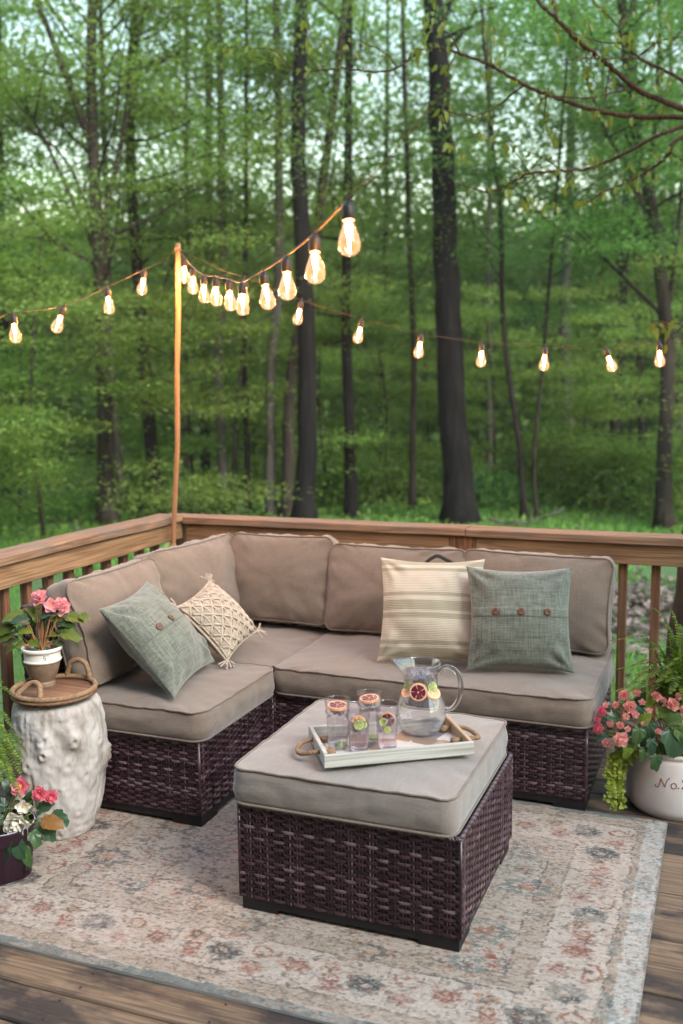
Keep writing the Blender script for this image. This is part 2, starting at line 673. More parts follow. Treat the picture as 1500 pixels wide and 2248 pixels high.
M['yellow'] = simple('stamen_yellow', (.75, .30, .03), (.85, .45, .06), 80, .6, .2, .001)
M['soil'] = simple('potting_soil', (.012, .009, .007), (.035, .025, .018), 60, .95, .8, .01)


# ------------------------------------------------------------------ light, sky, camera
w = bpy.data.worlds.new('World')
sc.world = w
w.use_nodes = True
nt = w.node_tree
bg = nt.nodes['Background']
sky = nt.nodes.new('ShaderNodeTexSky')
sky.sky_type = 'NISHITA'
sky.sun_disc = False
SUN_EL, SUN_AZ = 42.0, 110.0     # azimuth clockwise from +Y (into the wood) towards +X
sky.sun_elevation = math.radians(SUN_EL)
sky.sun_rotation = math.radians(SUN_AZ)
sky.air_density = 2.5
sky.dust_density = .6
sky.ozone_density = 3.5
nt.links.new(sky.outputs[0], bg.inputs['Color'])
bg.inputs['Strength'].default_value = 0.15

sl = bpy.data.lights.new('sun', 'SUN')
sl.energy = 2.2
sl.angle = math.radians(24)
sl.color = (1.0, .985, .95)
so = bpy.data.objects.new('sun', sl)
COL.objects.link(so)
sd = Vector((math.sin(math.radians(SUN_AZ)) * math.cos(math.radians(SUN_EL)), math.cos(math.radians(SUN_AZ)) * math.cos(math.radians(SUN_EL)), math.sin(math.radians(SUN_EL))))
so.rotation_euler = sd.to_track_quat('Z', 'Y').to_euler()
so.location = (0, 0, 12)

cd = bpy.data.cameras.new('camera')
cam = bpy.data.objects.new('camera', cd)
COL.objects.link(cam)
cd.sensor_fit = 'VERTICAL'
cd.sensor_height = 36.0
cd.sensor_width = 24.0
cd.lens = FPX / IH * 36.0
cd.clip_start = .05
cd.clip_end = 2000
cd.dof.use_dof = True
cd.dof.focus_distance = 3.35
cd.dof.aperture_fstop = 2.1
mw = Matrix(((RT[0], UP[0], -FW[0], CAM[0]), (RT[1], UP[1], -FW[1], CAM[1]), (RT[2], UP[2], -FW[2], CAM[2]), (0, 0, 0, 1)))
cam.matrix_world = mw
sc.camera = cam
sc.render.engine = 'CYCLES'
sc.view_settings.view_transform = 'Standard'
sc.view_settings.look = 'None'
sc.view_settings.exposure = EXPO
sc.view_settings.gamma = 1.0
cy = sc.cycles
cy.use_denoising = True
cy.max_bounces = 8
cy.diffuse_bounces = 5
cy.glossy_bounces = 4
cy.transmission_bounces = 8
cy.transparent_max_bounces = 16
cy.sample_clamp_indirect = 6.0
cy.use_adaptive_sampling = True
cy.adaptive_threshold = .02


# tuning
BULB_GLOW = .22
FILAMENT = 700.0
FARN = 340000
FARGAP = .03
LEAFMUL = 2.0
HAZE = .0008
HAZE_TOP = 34.0
OAKL = 34

# ================================================================== DECK AND RAILING
mb = MB()
pitch = .1385
y = 1.98 - pitch * 22
k = 0
while y < 4.62:
    # each row of boards is cut into two or three lengths
    xs = [-4.2 + .6 * R0.random(), -1.2 + 1.6 * R0.random(), 3.2]
    if k % 2:
        xs = [-4.2, -2.9 + 1.2 * R0.random(), .9 + R0.random(), 3.2]
    xs[0] = -2.92
    for a, b in zip(xs[:-1], xs[1:]):
        if b - a < .1:
            continue
        n = max(4, int((b - a) / .12))
        mb.add(*plank(a + .002, b - .002, y + .004, y + pitch - .004, -.038 + R0.uniform(-.0015, 0), R0.uniform(-.0025, 0), .005, 'x', n, .002, k), smooth=False)
    # nail heads over the joists
    for jx in np.arange(-2.8, 3.0, .4064):
        for dy in (.035, .105):
            c = (jx + R0.uniform(-.01, .01), y + dy + R0.uniform(-.008, .008))
            V, F = lathe([(.0038, -.001), (.0038, .0012)], 8, True)
            mb.add(V + np.array([c[0], c[1], 0]), F, 1)
    y += pitch
    k += 1
mb.add(*box(-2.9, 3.2, -1.05, 4.6, -.30, -.06), m=2, smooth=False)
M['nail'] = simple('rusty_nail', (.02, .015, .012), (.04, .025, .018), 80, .6, .2, .001)
M['joist'] = simple('dark_joist', (.012, .009, .007), (.02, .015, .012), 20, .9, .2, .003)
deck = mb.build('deck', [M['deck'], M['nail'], M['joist']])
tag(deck, 'weathered brown plank deck under the rug', 'deck', kind='structure')

rail = thing('deck_railing', 'brown wooden deck railing with square balusters running behind the corner sofa', 'railing', (-2.67, 4.45, 0))


def rel(V, root):
    return np.asarray(V, float) - np.array(root.location)


def add_rel(name, VF, mat, root, smooth=False, **kw):
    mb = MB()
    mb.add(rel(VF[0], root), VF[1], smooth=smooth)
    return mb.build(name, mat, root, **kw)


# back side: flat cap boards butted at a splice, fascia below, balusters behind the fascia
xj = -1.14
V, F = plank(-2.80, xj, 4.43, 4.565, .888, .926, .004, 'x', 20, .004, 1)
add_rel('top_rail', (V, F), M['cap_x'], rail)
V, F = plank(xj + .003, 3.15, 4.43, 4.565, .888, .926, .004, 'x', 24, .004, 2)
add_rel('top_rail', (V, F), M['cap_x'], rail)
V, F = plank(-2.648, -1.222, 4.452, 4.488, .795, .886, .003, 'x', 16, .004, 3)
add_rel('fascia_board', (V, F), M['rail_x'], rail)
V, F = plank(-1.092, 3.1, 4.452, 4.488, .795, .886, .003, 'x', 24, .004, 4)
add_rel('fascia_board', (V, F), M['rail_x'], rail)
V, F = plank(-1.219, -1.095, 4.449, 4.537, -.45, .887, .003, 'z')
add_rel('railing_post', (V, F), M['rail_z'], rail)
# left side
V, F = plank(-2.80, -2.655, -1.0, 4.427, .902, .940, .004, 'y', 30, .005, 5)
add_rel('top_rail', (V, F), M['cap_y'], rail)
V, F = plank(-2.708, -2.672, -1.0, 4.45, .806, .900, .003, 'y', 30, .005, 6)
add_rel('fascia_board', (V, F), M['rail_y'], rail)
V, F = plank(-2.78, -2.691, 4.492, 4.58, -.45, .884, .003, 'z')
add_rel('corner_post', (V, F), M['rail_z'], rail)
for sx in np.arange(-2.56, 3.1, .142):
    if abs(sx + 1.157) < .095:
        continue
    V, F = plank(sx - .019, sx + .019, 4.4905, 4.5285, -.06, .885, .003, 'z')
    add_rel('baluster', (V, F), M['rail_z'], rail)
for sy in np.arange(1.0, 4.40, .142):
    V, F = plank(-2.7485, -2.7105, sy - .019, sy + .019, -.06, .89, .003, 'z')
    add_rel('baluster', (V, F), M['rail_z'], rail)
# rim joists that the balusters are nailed to
V, F = plank(-2.92, 3.2, 4.605, 4.645, -.30, -.01, .003, 'x')
add_rel('rim_joist', (V, F), M['rail_x'], rail)

# ================================================================== WICKER AND CUSHIONS


def weave(mb, O, U, W, N, w, h, pu=.033, pv=.0118, core=True, strand=.0055):
    O, U, W, N = (np.asarray(q, float) for q in (O, U, W, N))
    cols = max(2, round(w / pu))
    rows = max(2, round(h / pv))
    pu, pv = w / cols, h / rows
    ns = cols * 8 + 1
    u = np.linspace(0, w, ns)
    for j in range(rows):
        z = (j + .5) * pv
        off = .0034 * np.tanh(2.4 * np.cos(PI * u / pu + PI * j)) + .0015
        L = []
        for a, b in ((-strand, -.0016), (-strand * .5, .0004), (strand * .5, .0004), (strand, -.0016)):
            L.append(O + u[:, None] * U + (z + a) * W + (off + b)[:, None] * N)
        V = np.concatenate(L)
        i = np.arange(ns - 1)
        F = np.concatenate([np.stack([i + q * ns, i + 1 + q * ns, i + 1 + (q + 1) * ns, i + (q + 1) * ns], 1) for q in range(3)])
        mb.add(V, F, 0)
    for c in range(cols + 1):
        for s in (-.0048, .0048):
            uu = min(max(c * pu + s, .003), w - .003)
            P = [O + U * uu + W * z + N * .0008 for z in (0, h * .33, h * .66, h)]
            mb.add(*tube(P, .0025, 5, cap=False), m=0)
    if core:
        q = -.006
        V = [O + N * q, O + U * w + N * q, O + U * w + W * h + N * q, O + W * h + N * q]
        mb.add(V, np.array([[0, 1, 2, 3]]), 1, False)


def braid(mb, P, r=.0075, pitch=.03):
    rope(mb, P, r, pitch, 3, 6, 0)


def wicker_box(mb, x0, x1, y0, y1, z0, z1, sides='-y+x', rim=True):
    X, Y, Z = np.array([1., 0, 0]), np.array([0, 1., 0]), np.array([0, 0, 1.])
    if '-y' in sides:
        weave(mb, (x0, y0, z0), X, Z, -Y, x1 - x0, z1 - z0)
    if '+y' in sides:
        weave(mb, (x1, y1, z0), -X, Z, Y, x1 - x0, z1 - z0)
    if '+x' in sides:
        weave(mb, (x1, y0, z0), Y, Z, X, y1 - y0, z1 - z0)
    if '-x' in sides:
        weave(mb, (x0, y1, z0), -Y, Z, -X, y1 - y0, z1 - z0)
    # corner stakes, flat lid
    for cx_, cy_ in ((x0, y0), (x1, y0), (x1, y1), (x0, y1)):
        mb.add(*tube([(cx_, cy_, z0), (cx_, cy_, z1)], .0055, 8), m=0)
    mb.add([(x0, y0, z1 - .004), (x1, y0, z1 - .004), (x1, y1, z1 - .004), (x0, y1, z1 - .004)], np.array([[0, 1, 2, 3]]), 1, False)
    if rim:
        e = .002
        for a, b in (((x0, y0), (x1, y0)), ((x1, y0), (x1, y1)), ((x1, y1), (x0, y1)), ((x0, y1), (x0, y0))):
            braid(mb, [(a[0], a[1], z1 + e), ((a[0] + b[0]) / 2, (a[1] + b[1]) / 2, z1 + e), (b[0], b[1], z1 + e)])


def fbm(x, y, z, o=3):
    return mnoise.fractal(Vector((x, y, z)), 1.0, 2.0, o)


def cushion(w, d, h, r=.045, pt=.02, pb=.008, bulge=.01, n=132, seed=0, wr=.004, pinch=.0, sag=.0):
    """boxed cushion centred on the origin, top face +Z; returns (V, F) and the two seam loops"""
    P, N = rrect(w, d, r, n)
    if pinch:
        ax, ay = P[:, 0] / (w / 2), P[:, 1] / (d / 2)
        P = P * np.stack([1 - pinch * (1 - ay ** 2), 1 - pinch * (1 - ax ** 2)], 1)
    s_ = np.arange(n)
    rings = []

    def dome(x, y):
        ax, ay = min(1, abs(x) / (w / 2)), min(1, abs(y) / (d / 2))
        return ((1 - ax ** 2.6) * (1 - ay ** 2.6)) ** .75
    ts = [.985, .9, .78, .65, .52, .4, .3, .2, .13, .08, .045, .02, 0]
    for t in ts:
        ring = []
        for p in P:
            q = p * (1 - t)
            e = wr * fbm(q[0] * 7, q[1] * 7, seed * 3.1 + 50) * (1 - (1 - t) ** 6)
            ring.append((q[0], q[1], -h / 2 - pb * dome(*q) + e))
        rings.append(ring)
    low = len(rings) - 1
    m = 8
    for i in range(1, m):
        s = i / m
        ring = []
        for p, nn in zip(P, N):
            o = bulge * math.sin(PI * s) ** .8
            o += wr * .9 * mnoise.noise(Vector((p[0] * 26, p[1] * 26, seed * 5.7 + s * 1.5))) * math.sin(PI * s)
            o += wr * .9 * mnoise.noise(Vector((p[0] * 9, p[1] * 9, seed * 2.7 + s * 3)))
            ring.append((p[0] + nn[0] * o, p[1] + nn[1] * o, -h / 2 + h * s))
        rings.append(ring)
    top = len(rings)
    for t in reversed(ts):
        ring = []
        for p in P:
            q = p * (1 - t)
            dd = dome(*q)
            e = wr * 1.3 * fbm(q[0] * 6, q[1] * 6, seed * 3.1) * (1 - (1 - t) ** 8)
            # pulled creases running in from the seam
            cr = mnoise.noise(Vector((p[0] * 22, p[1] * 22, seed + .5)))
            e += wr * 1.1 * cr * math.exp(-((t - .05) / .07) ** 2)
            ring.append((q[0], q[1], h / 2 + pt * dd + e - sag * max(0, 1 - (q[0] ** 2 + q[1] ** 2) * 20)))
        rings.append(ring)
    V = np.array(rings).reshape(-1, 3)
    K = len(rings)
    F = [(i * n + k, i * n + (k + 1) % n, (i + 1) * n + (k + 1) % n, (i + 1) * n + k) for i in range(K - 1) for k in range(n)]
    F += [tuple(range(n - 1, -1, -1)), tuple((K - 1) * n + k for k in range(n))]
    L0 = np.array(rings[low]) + np.concatenate([N * .0035, np.zeros((n, 1))], 1)
    L1 = np.array(rings[top]) + np.concatenate([N * .0035, np.zeros((n, 1))], 1)
    return (V, F), L0, L1


def put_cushion(name, root, Mx, args, label=None, mat='fabric'):
    (V, F), L0, L1 = cushion(**args)
    mb = MB()
    mb.add(V, F)
    c = mb.build(name, M[mat], root)
    Mr = Matrix(Mx.tolist())
    c.matrix_parent_inverse = Matrix.Identity(4)
    loc = Mr.to_translation() - Vector(root.location)
    c.matrix_basis = Matrix.Translation(loc) @ Mr.to_quaternion().to_matrix().to_4x4()
    mb = MB()
    mb.add(*tube(L0, .0038, 6, closed=True))
    mb.add(*tube(L1, .0038, 6, closed=True))
    mb.build('piping', M['piping'], c)
    if label:
        c['label'] = label
    return c


def flatM(cx_, cy_, cz_, rz=0, tx=0, ty=0):
    m = Matrix.Translation((cx_, cy_, cz_)) @ Matrix.Rotation(rz, 4, 'Z') @ Matrix.Rotation(tx, 4, 'X') @ Matrix.Rotation(ty, 4, 'Y')
    return np.array(m)


def leanM(c, facing, tilt, roll=0):
    """cushion standing on edge: +Z of the cushion looks along `facing`, leaned back by tilt"""
    f = nrm(np.array([facing[0], facing[1], 0]))
    zc = f * math.cos(tilt) + np.array([0, 0, 1]) * math.sin(tilt)
    xc = nrm(np.cross(np.array([0, 0, 1.0]), f))
    yc = np.cross(zc, xc)
    xr = xc * math.cos(roll) + yc * math.sin(roll)
    yr = np.cross(zc, xr)
    return basis(np.asarray(c, float), xr, yr, zc)


def frame_feet(root, x0, x1, y0, y1):
    X0, Y0, Z0 = root.location
    mb = MB()
    mb.add(*box(x0 + .004 - X0, x1 - .004 - X0, y0 + .004 - Y0, y1 - .004 - Y0, .022, .05), smooth=False)
    mb.build('base_frame', M['black'], root)
    for fx in (x0 + .004, x1 - .124):
        for fy in (y0 + .004, y1 - .124):
            mb = MB()
            mb.add(*box(fx - X0, fx + .12 - X0, fy - Y0, fy + .12 - Y0, .0075, .0215), smooth=False)
            mb.build('foot', M['black'], root)


def sofa(label, x0, x1, y0, y1, sides, back_y=False, back_x=False, end_x=False, end_y=False):
    root = thing('sofa_section', label, 'sofa', ((x0 + x1) / 2, (y0 + y1) / 2, 0), 0, 'sections of the corner sofa')
    X0, Y0 = root.location[0], root.location[1]
    mb = MB()
    wicker_box(mb, x0 + .004 - X0, x1 - .004 - X0, y0 - Y0, y1 - Y0, .05, .325, sides, rim=True)
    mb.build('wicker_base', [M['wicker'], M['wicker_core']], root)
    frame_feet(root, x0, x1, y0, y1)
    if back_y or back_x:
        mb = MB()
        X, Y, Z = np.array([1., 0, 0]), np.array([0, 1., 0]), np.array([0, 0, 1.])
        h0, h1 = .33, .765
        if back_y:
            ya, yb = y1 - .065, y1
            O = np.array([x0 - X0 + .004, ya - Y0, h0])
            wd = x1 - x0 - .008
            weave(mb, O, X, Z, -Y, wd, h1 - h0)
            weave(mb, (x1 - .004 - X0, yb - Y0, h0), -X, Z, Y, wd, h1 - h0)
            weave(mb, (x1 - .004 - X0, ya - Y0, h0 - .28), Y, Z, X, .065, h1 - h0 + .28, .0217, .014)
            braid(mb, [O + Z * (h1 - h0), O + Z * (h1 - h0) + X * wd / 2, O + Z * (h1 - h0) + X * wd], .011, .04)
            O2 = O + Y * .065
            braid(mb, [O2 + Z * (h1 - h0), O2 + Z * (h1 - h0) + X * wd / 2, O2 + Z * (h1 - h0) + X * wd], .011, .04)
            weave(mb, O + Z * (h1 - h0 + .004), X, Y, Z, wd, .065, .03, .013)
        if back_x:
            xa, xb = x0, x0 + .065
            O = np.array([xb - X0, y0 - Y0 + .004, h0])
            wd = y1 - y0 - .008
            weave(mb, O, Y, Z, X, wd, h1 - h0)
            weave(mb, (xa - X0, y1 - .004 - Y0, h0), -Y, Z, -X, wd, h1 - h0)
            weave(mb, (xa - X0, y0 + .004 - Y0, h0 - .28), X, Z, -Y, .065, h1 - h0 + .28, .0217, .014)
            for e in (0, .065):
                O2 = O - X * e
                braid(mb, [O2 + Z * (h1 - h0), O2 + Z * (h1 - h0) + Y * wd / 2, O2 + Z * (h1 - h0) + Y * wd], .011, .04)
            weave(mb, np.array([xa - X0, y0 - Y0 + .004, h1 + .004]), Y, X, Z, wd, .065, .03, .013)
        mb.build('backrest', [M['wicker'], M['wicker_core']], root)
    return root


SX0, SXI, SXM, SX1 = -2.50, -1.737, -1.095, -.452
SYB, SYF, SYC = 4.335, 3.578, 2.962
s_left = sofa('left end section of the corner sofa, behind the white stump, with one leaning back cushion', SX0, SXI, SYC, SYF - .004, '-y+x', back_x=True)
s_corner = sofa('corner section of the taupe sofa, in the angle of the railing with two back cushions', SX0, SXI - .003, SYF, SYB, '', back_y=True, back_x=True)
s_mid = sofa('middle section of the taupe sofa, directly behind the glass pitcher and cream striped pillow', SXI, SXM - .002, SYF, SYB, '-y', back_y=True)
s_right = sofa('right end section of the taupe sofa, beside the potted fern and crock', SXM + .001, SX1, SYF, SYB, '-y+x', back_y=True)

ZS = .337
SH = .105
A = lambda **k: dict(dict(w=.64, d=.7, h=SH, r=.05, pt=.020, pb=.004, bulge=.013, seed=1, wr=.0075), **k)
put_cushion('seat_cushion', s_left, flatM((SXI + SX0 + .065) / 2 + .012, (SYC + SYF) / 2 - .012, ZS + SH / 2), A(w=SXI - SX0 - .055, d=SYF - SYC + .006, seed=1))
put_cushion('seat_cushion', s_corner, flatM((SXI + SX0 + .065) / 2 + .006, (SYF + SYB - .065) / 2, ZS + SH / 2 - .004), A(w=SXI - SX0 - .07, d=SYB - SYF - .07, seed=2))
put_cushion('seat_cushion', s_mid, flatM((SXI + SXM) / 2 + .003, (SYF + SYB - .065) / 2 - .012, ZS + SH / 2), A(w=SXM - SXI - .004, d=SYB - SYF - .045, seed=3))
put_cushion('seat_cushion', s_right, flatM((SXM + SX1) / 2 + .006, (SYF + SYB - .065) / 2 - .012, ZS + SH / 2), A(w=SX1 - SXM + .008, d=SYB - SYF - .045, seed=4))

BH = .40
bt = math.radians(14)
zb = .462 + BH / 2


def backc(root, c, facing, w_, h_=BH, seed=5, tilt=bt, roll=0, th=.10, label=None):
    put_cushion('back_cushion', root, leanM(c, facing, tilt, roll), dict(w=w_, d=h_, h=th, r=.05, pt=.068, pb=.012, bulge=.013, seed=seed, wr=.012, pinch=.05), label)


backc(s_mid, (-1.395, 4.205, zb - .004), (0, -1), .665, .40, 5)
backc(s_right, (-.765, 4.20, zb - .003), (.0, -1), .655, .40, 6, roll=math.radians(-1.0))
backc(s_corner, (-1.985, 4.215, zb + .014), (.03, -1), .535, .415, 7)
backc(s_corner, (-2.305, 3.93, zb + .006), (1, -.10), .66, .415, 8)
backc(s_left, (-2.300, 3.285, zb + .002), (1, .0), .615, .405, 9, tilt=math.radians(17))

# ottoman
OX0, OX1, OY0, OY1 = -1.347, -.656, 2.517, 3.19
ott = thing('ottoman', 'square dark wicker ottoman with grey cushion carrying the drinks tray', 'ottoman', ((OX0 + OX1) / 2, (OY0 + OY1) / 2, 0))
mb = MB()
ox, oy = ott.location[0], ott.location[1]
wicker_box(mb, OX0 - ox, OX1 - ox, OY0 - oy, OY1 - oy, .05, .343, '-y+x-x+y')
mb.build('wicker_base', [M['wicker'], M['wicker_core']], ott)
frame_feet(ott, OX0, OX1, OY0, OY1)
put_cushion('cushion', ott, flatM(ox - .014, oy - .004, .355 + .053), dict(w=.688, d=.69, h=.108, r=.038, pt=.014, pb=.003, bulge=.009, seed=11, wr=.0065), None, 'fabric_grey')

# ================================================================== THROW PILLOWS


class Pillow:
    """knife-edge pillow in its own xy plane; front is +z"""

    def __init__(self, w, h, T, seed, pinch=.07, wr=.006):
        self.w, self.h, self.T, self.seed, self.pinch, self.wr = w, h, T, seed, pinch, wr

    def pt(self, u, v, side=1, off=0.0):
        k = self.pinch
        x = self.w / 2 * u * (1 - k * (1 - v * v) * abs(u) ** 1.5)
        y = self.h / 2 * v * (1 - k * (1 - u * u) * abs(v) ** 1.5)
        e = max(0.0, (1 - u * u) * (1 - v * v))
        z = self.T / 2 * e ** .5 * (.82 + .18 * e)
        z += self.wr * fbm(x * 8, y * 8, self.seed * 4.7 + side) * min(1, e * 6)
        # creases fanning from the corners
        for cu, cv in ((1, 1), (-1, 1), (1, -1), (-1, -1)):
            du, dv = u - cu, v - cv
            rr = math.hypot(du, dv)
            an = math.atan2(dv * cv, du * cu)
            z += self.wr * .9 * math.sin(an * 9 + self.seed) * math.exp(-((rr - .35) / .25) ** 2) * min(1, e * 5)
        return np.array([x, y, side * (z + off)])

    def mesh(self, n=56):
        g = np.sin(np.linspace(-1, 1, n) * PI / 2) * .55 + np.linspace(-1, 1, n) * .45
        V, F = [], []
        for side in (1, -1):
            b = len(V)
            for v in g:
                for u in g:
                    V.append(self.pt(u, v, side))
            for i in range(n - 1):
                for j in range(n - 1):
                    q = (b + i * n + j, b + i * n + j + 1, b + (i + 1) * n + j + 1, b + (i + 1) * n + j)
                    F.append(q if side == 1 else q[::-1])
        return np.array(V), F

    def strip(self, u0, u1, v0, v1, off, nu=50, nv=8):
        V, F = [], []
        for i in range(nv + 1):
            for j in range(nu + 1):
                V.append(self.pt(u0 + (u1 - u0) * j / nu, v0 + (v1 - v0) * i / nv, 1, off if 0 < i < nv else off * .35))
        for i in range(nv):
            for j in range(nu):
                F.append((i * (nu + 1) + j, i * (nu + 1) + j + 1, (i + 1) * (nu + 1) + j + 1, (i + 1) * (nu + 1) + j))
        return np.array(V), F

    def normal(self, u, v):
        e = .01
        return nrm(np.cross(self.pt(u + e, v) - self.pt(u - e, v), self.pt(u, v + e) - self.pt(u, v - e)))


def pillow_root(name, label, Mx):
    o = thing(name, label, 'pillow')
    o.matrix_world = Matrix(Mx.tolist())
    return o


def button_pillow(label, Mx, seed, size=.40, us=(-.48, 0, .5), vb=(.02, .20)):
    p = Pillow(size * 1.06, size * 1.05, .20, seed, .10, .012)
    root = pillow_root('throw_pillow', label, Mx)
    mb = MB()
    mb.add(*p.mesh())
    mb.build('pillow_cover', M['linen'], root)
    mb = MB()
    mb.add(*p.strip(-.985, .985, vb[0], vb[1], .0045))
    mb.build('button_band', M['linen_band'], root)
    for u in us:
        v = (vb[0] + vb[1]) / 2 + .005
        c = p.pt(u, v, 1, .006)
        nn = p.normal(u, v)
        xx = nrm(np.cross([0, 1, 0], nn))
        Mb = basis(c, xx, np.cross(nn, xx), nn)
        mb = MB()
        V, F = lathe([(.0, .0035), (.006, .0034), (.010, .0045), (.0135, .0042), (.015, .002), (.0145, -.001), (.0, -.001)], 24)
        mb.add(xf(V, Mb), F)
        for q in (-.0035, .0035):
            V, F = lathe([(.0012, .0030), (.0012, .0041)], 8, True)
            mb.add(xf(V + np.array([q, 0, 0]), Mb), F, 1)
        mb.build('button', [M['button'], M['strap']], root)
    return p, root


def quadM(bl, br, up_hint, tilt_to, size):
    """pillow plane from its two lower corners and a direction its top leans along"""
    bl, br = np.asarray(bl, float), np.asarray(br, float)
    x = nrm(br - bl)
    y = nrm(np.asarray(up_hint, float) - x * np.dot(x, up_hint))
    z = np.cross(x, y)
    c = (bl + br) / 2 + y * size / 2
    return basis(c, x, y, z)


yaw = math.radians(15)
xr = np.array([math.cos(yaw), math.sin(yaw), 0])
back = np.array([-math.sin(yaw), math.cos(yaw), 0])
bl = at_z(1030, 1468, .474)
button_pillow('sage green linen pillow with three buttons, upright on the right end of the sofa', quadM(bl, bl + xr * .40, back * .30 + np.array([0, 0, 1]), None, .40), 3)
yaw2 = math.radians(12)
xr2 = np.array([math.cos(yaw2), math.sin(yaw2), 0])
back2 = np.array([-math.sin(yaw2), math.cos(yaw2), 0])
bl2 = at_z(833, 1448, .474)
cp = Pillow(.435, .435, .18, 8, .085, .010)
croot = pillow_root('throw_pillow', 'cream woven pillow with khaki stripes and a dark hanging loop', quadM(bl2, bl2 + xr2 * .415, back2 * .36 + np.array([0, 0, 1]), None, .42))
mb = MB()
mb.add(*cp.mesh())
mb.build('pillow_cover', M['stripes'], croot)
mb = MB()
P = smooth_path([(-.04, .185, -.02), (-.02, .208, -.016), (.0, .222, -.012), (.022, .23, -.01), (.05, .218, -.012), (.085, .20, -.016), (.105, .185, -.02)], 8)
mb.add(*tube(P, .0075, 6, flat=.22))
mb.build('hanging_loop', M['strap'], croot)

# tilted green pillow leaning on the left end
dep = lambda p: float((np.asarray(p) - CAM) @ FW)
gbl = at_z(385, 1524, .480)
gd = dep(gbl)
gp, groot = button_pillow('sage green linen pillow tilted against the left end of the sofa', quadM(gbl, at_d(464, 1452, gd + .37), at_d(230, 1334, gd + .02) - gbl, None, .41), 6, .41, us=(-.56, -.12, .5), vb=(.02, .20))

# macrame pillow
mbl = at_z(497, 1452, .483)
md = dep(mbl)
mp = Pillow(.32, .30, .16, 9, .085, .006)
mbr = mbl + nrm(at_d(556, 1393, md + .26) - mbl) * .33
mtl = at_d(391, 1338, md + .01)
mroot = pillow_root('throw_pillow', 'cream knotted macrame pillow with tasselled corners in the corner of the sofa', quadM(mbl, mbr, mtl - mbl, None, .30))
mb = MB()
mb.add(*mp.mesh(40))
mb.build('pillow_cover', M['macrame_back'], mroot)
mb = MB()
for side_off in (0,):
    nd = 5
    # diamond lattice of raised cords
    for s in (1, -1):
        for k in range(-nd, nd + 1):
            P = []
            for t in np.linspace(-1, 1, 46):
                u = t
                v = s * t + k * 2 / nd
                if abs(v) <= .985 and abs(u) <= .985:
                    P.append(mp.pt(u, v, 1, .0045))
            if len(P) > 3:
                mb.add(*tube(P, .0042, 6))
    # nested chevrons of thinner cord inside every diamond
    stp = 2 / nd
    for i in range(-nd, nd + 1):
        for j in range(-nd, nd + 1):
            cu, cv = i * stp / 2, j * stp / 2
            if (i + j) % 2 == 0 or abs(cu) > 1.05 or abs(cv) > 1.05:
                continue
            for q in (.2, .36, .52, .68, .84):
                hw = stp / 2 * q
                P = []
                for t in np.linspace(-1, 1, 13):
                    u = cu + hw * t
                    v = cv - stp / 2 + (stp / 2) * (1 - abs(t) * .45) * q * 1.45
                    if abs(u) < .985 and abs(v) < .985:
                        P.append(mp.pt(u, v, 1, .0026))
                if len(P) > 2:
                    mb.add(*tube(P, .0030, 5))
            P = [mp.pt(np.clip(cu, -.98, .98), np.clip(cv + stp / 2 * t, -.98, .98), 1, .004) for t in np.linspace(-.75, .8, 9)]
            mb.add(*tube(P, .0042, 5))
mb.build('macrame_cords', M['macrame'], mroot)
mb = MB()
eu = np.linspace(-1, 1, 60)
edge = [mp.pt(u, -1) for u in eu] + [mp.pt(1, v) for v in eu[1:]] + [mp.pt(u, 1) for u in -eu[1:]] + [mp.pt(-1, v) for v in -eu[1:-1]]
mb.add(*tube(np.array(edge), .0055, 6, closed=True))
mb.build('edge_cord', M['macrame'], mroot)
for cu, cv in ((1, 1), (-1, 1), (1, -1), (-1, -1)):
    c = mp.pt(cu, cv)
    out = nrm([cu, cv, 0])
    mb = MB()
    V, F = lathe([(0, -.009), (.008, -.006), (.011, 0), (.008, .006), (0, .009)], 10)
    mb.add(V + c, F)
    for k in range(9):
        ang = math.radians(-62 + 124 * k / 8)
        d = np.array([out[0] * math.cos(ang) - out[1] * math.sin(ang), out[0] * math.sin(ang) + out[1] * math.cos(ang), 0])
        L = R0.uniform(.025, .045)
        sgn = .010 * R0.uniform(-1, 1)
        P = [c + d * .004, c + d * L * .5 + np.array([0, 0, sgn + .006]), c + d * L + np.array([0, 0, sgn * 2])]
        mb.add(*tube(smooth_path(P, 4), .0030, 5))
        V, F = lathe([(0, -.005), (.0045, -.003), (.005, 0), (.0045, .003), (0, .005)], 7)
        mb.add(V + P[-1], F)
    mb.build('tassel', M['macrame'], mroot)

# ================================================================== RUG
RX0, RX1, RY0, RY1 = -2.30, -.163, 2.108, 3.592
res = .0034
nx, ny = int((RX1 - RX0) / res) + 1, int((RY1 - RY0) / res) + 1
gx = np.linspace(RX0, RX1, nx)
gy = np.linspace(RY0, RY1, ny)
GX, GY = np.meshgrid(gx, gy)
prng = np.random.default_rng(21)


def vnoise(sx, sy, seed):
    """smooth value noise, feature size sx, sy in metres"""
    r = np.random.default_rng(seed)
    kx, ky = int((RX1 - RX0) / sx) + 3, int((RY1 - RY0) / sy) + 3
    g = r.random((ky, kx))
    u, v = (GX - RX0) / sx, (GY - RY0) / sy
    i, j = v.astype(int), u.astype(int)
    fu, fv = u - j, v - i
    fu, fv = fu * fu * (3 - 2 * fu), fv * fv * (3 - 2 * fv)
    return (g[i, j] * (1 - fu) + g[i, j + 1] * fu) * (1 - fv) + (g[i + 1, j] * (1 - fu) + g[i + 1, j + 1] * fu) * fv


def s2l(c):
    c = np.asarray(c, float) / 255
    return np.where(c < .04045, c / 12.92, ((c + .055) / 1.055) ** 2.4)


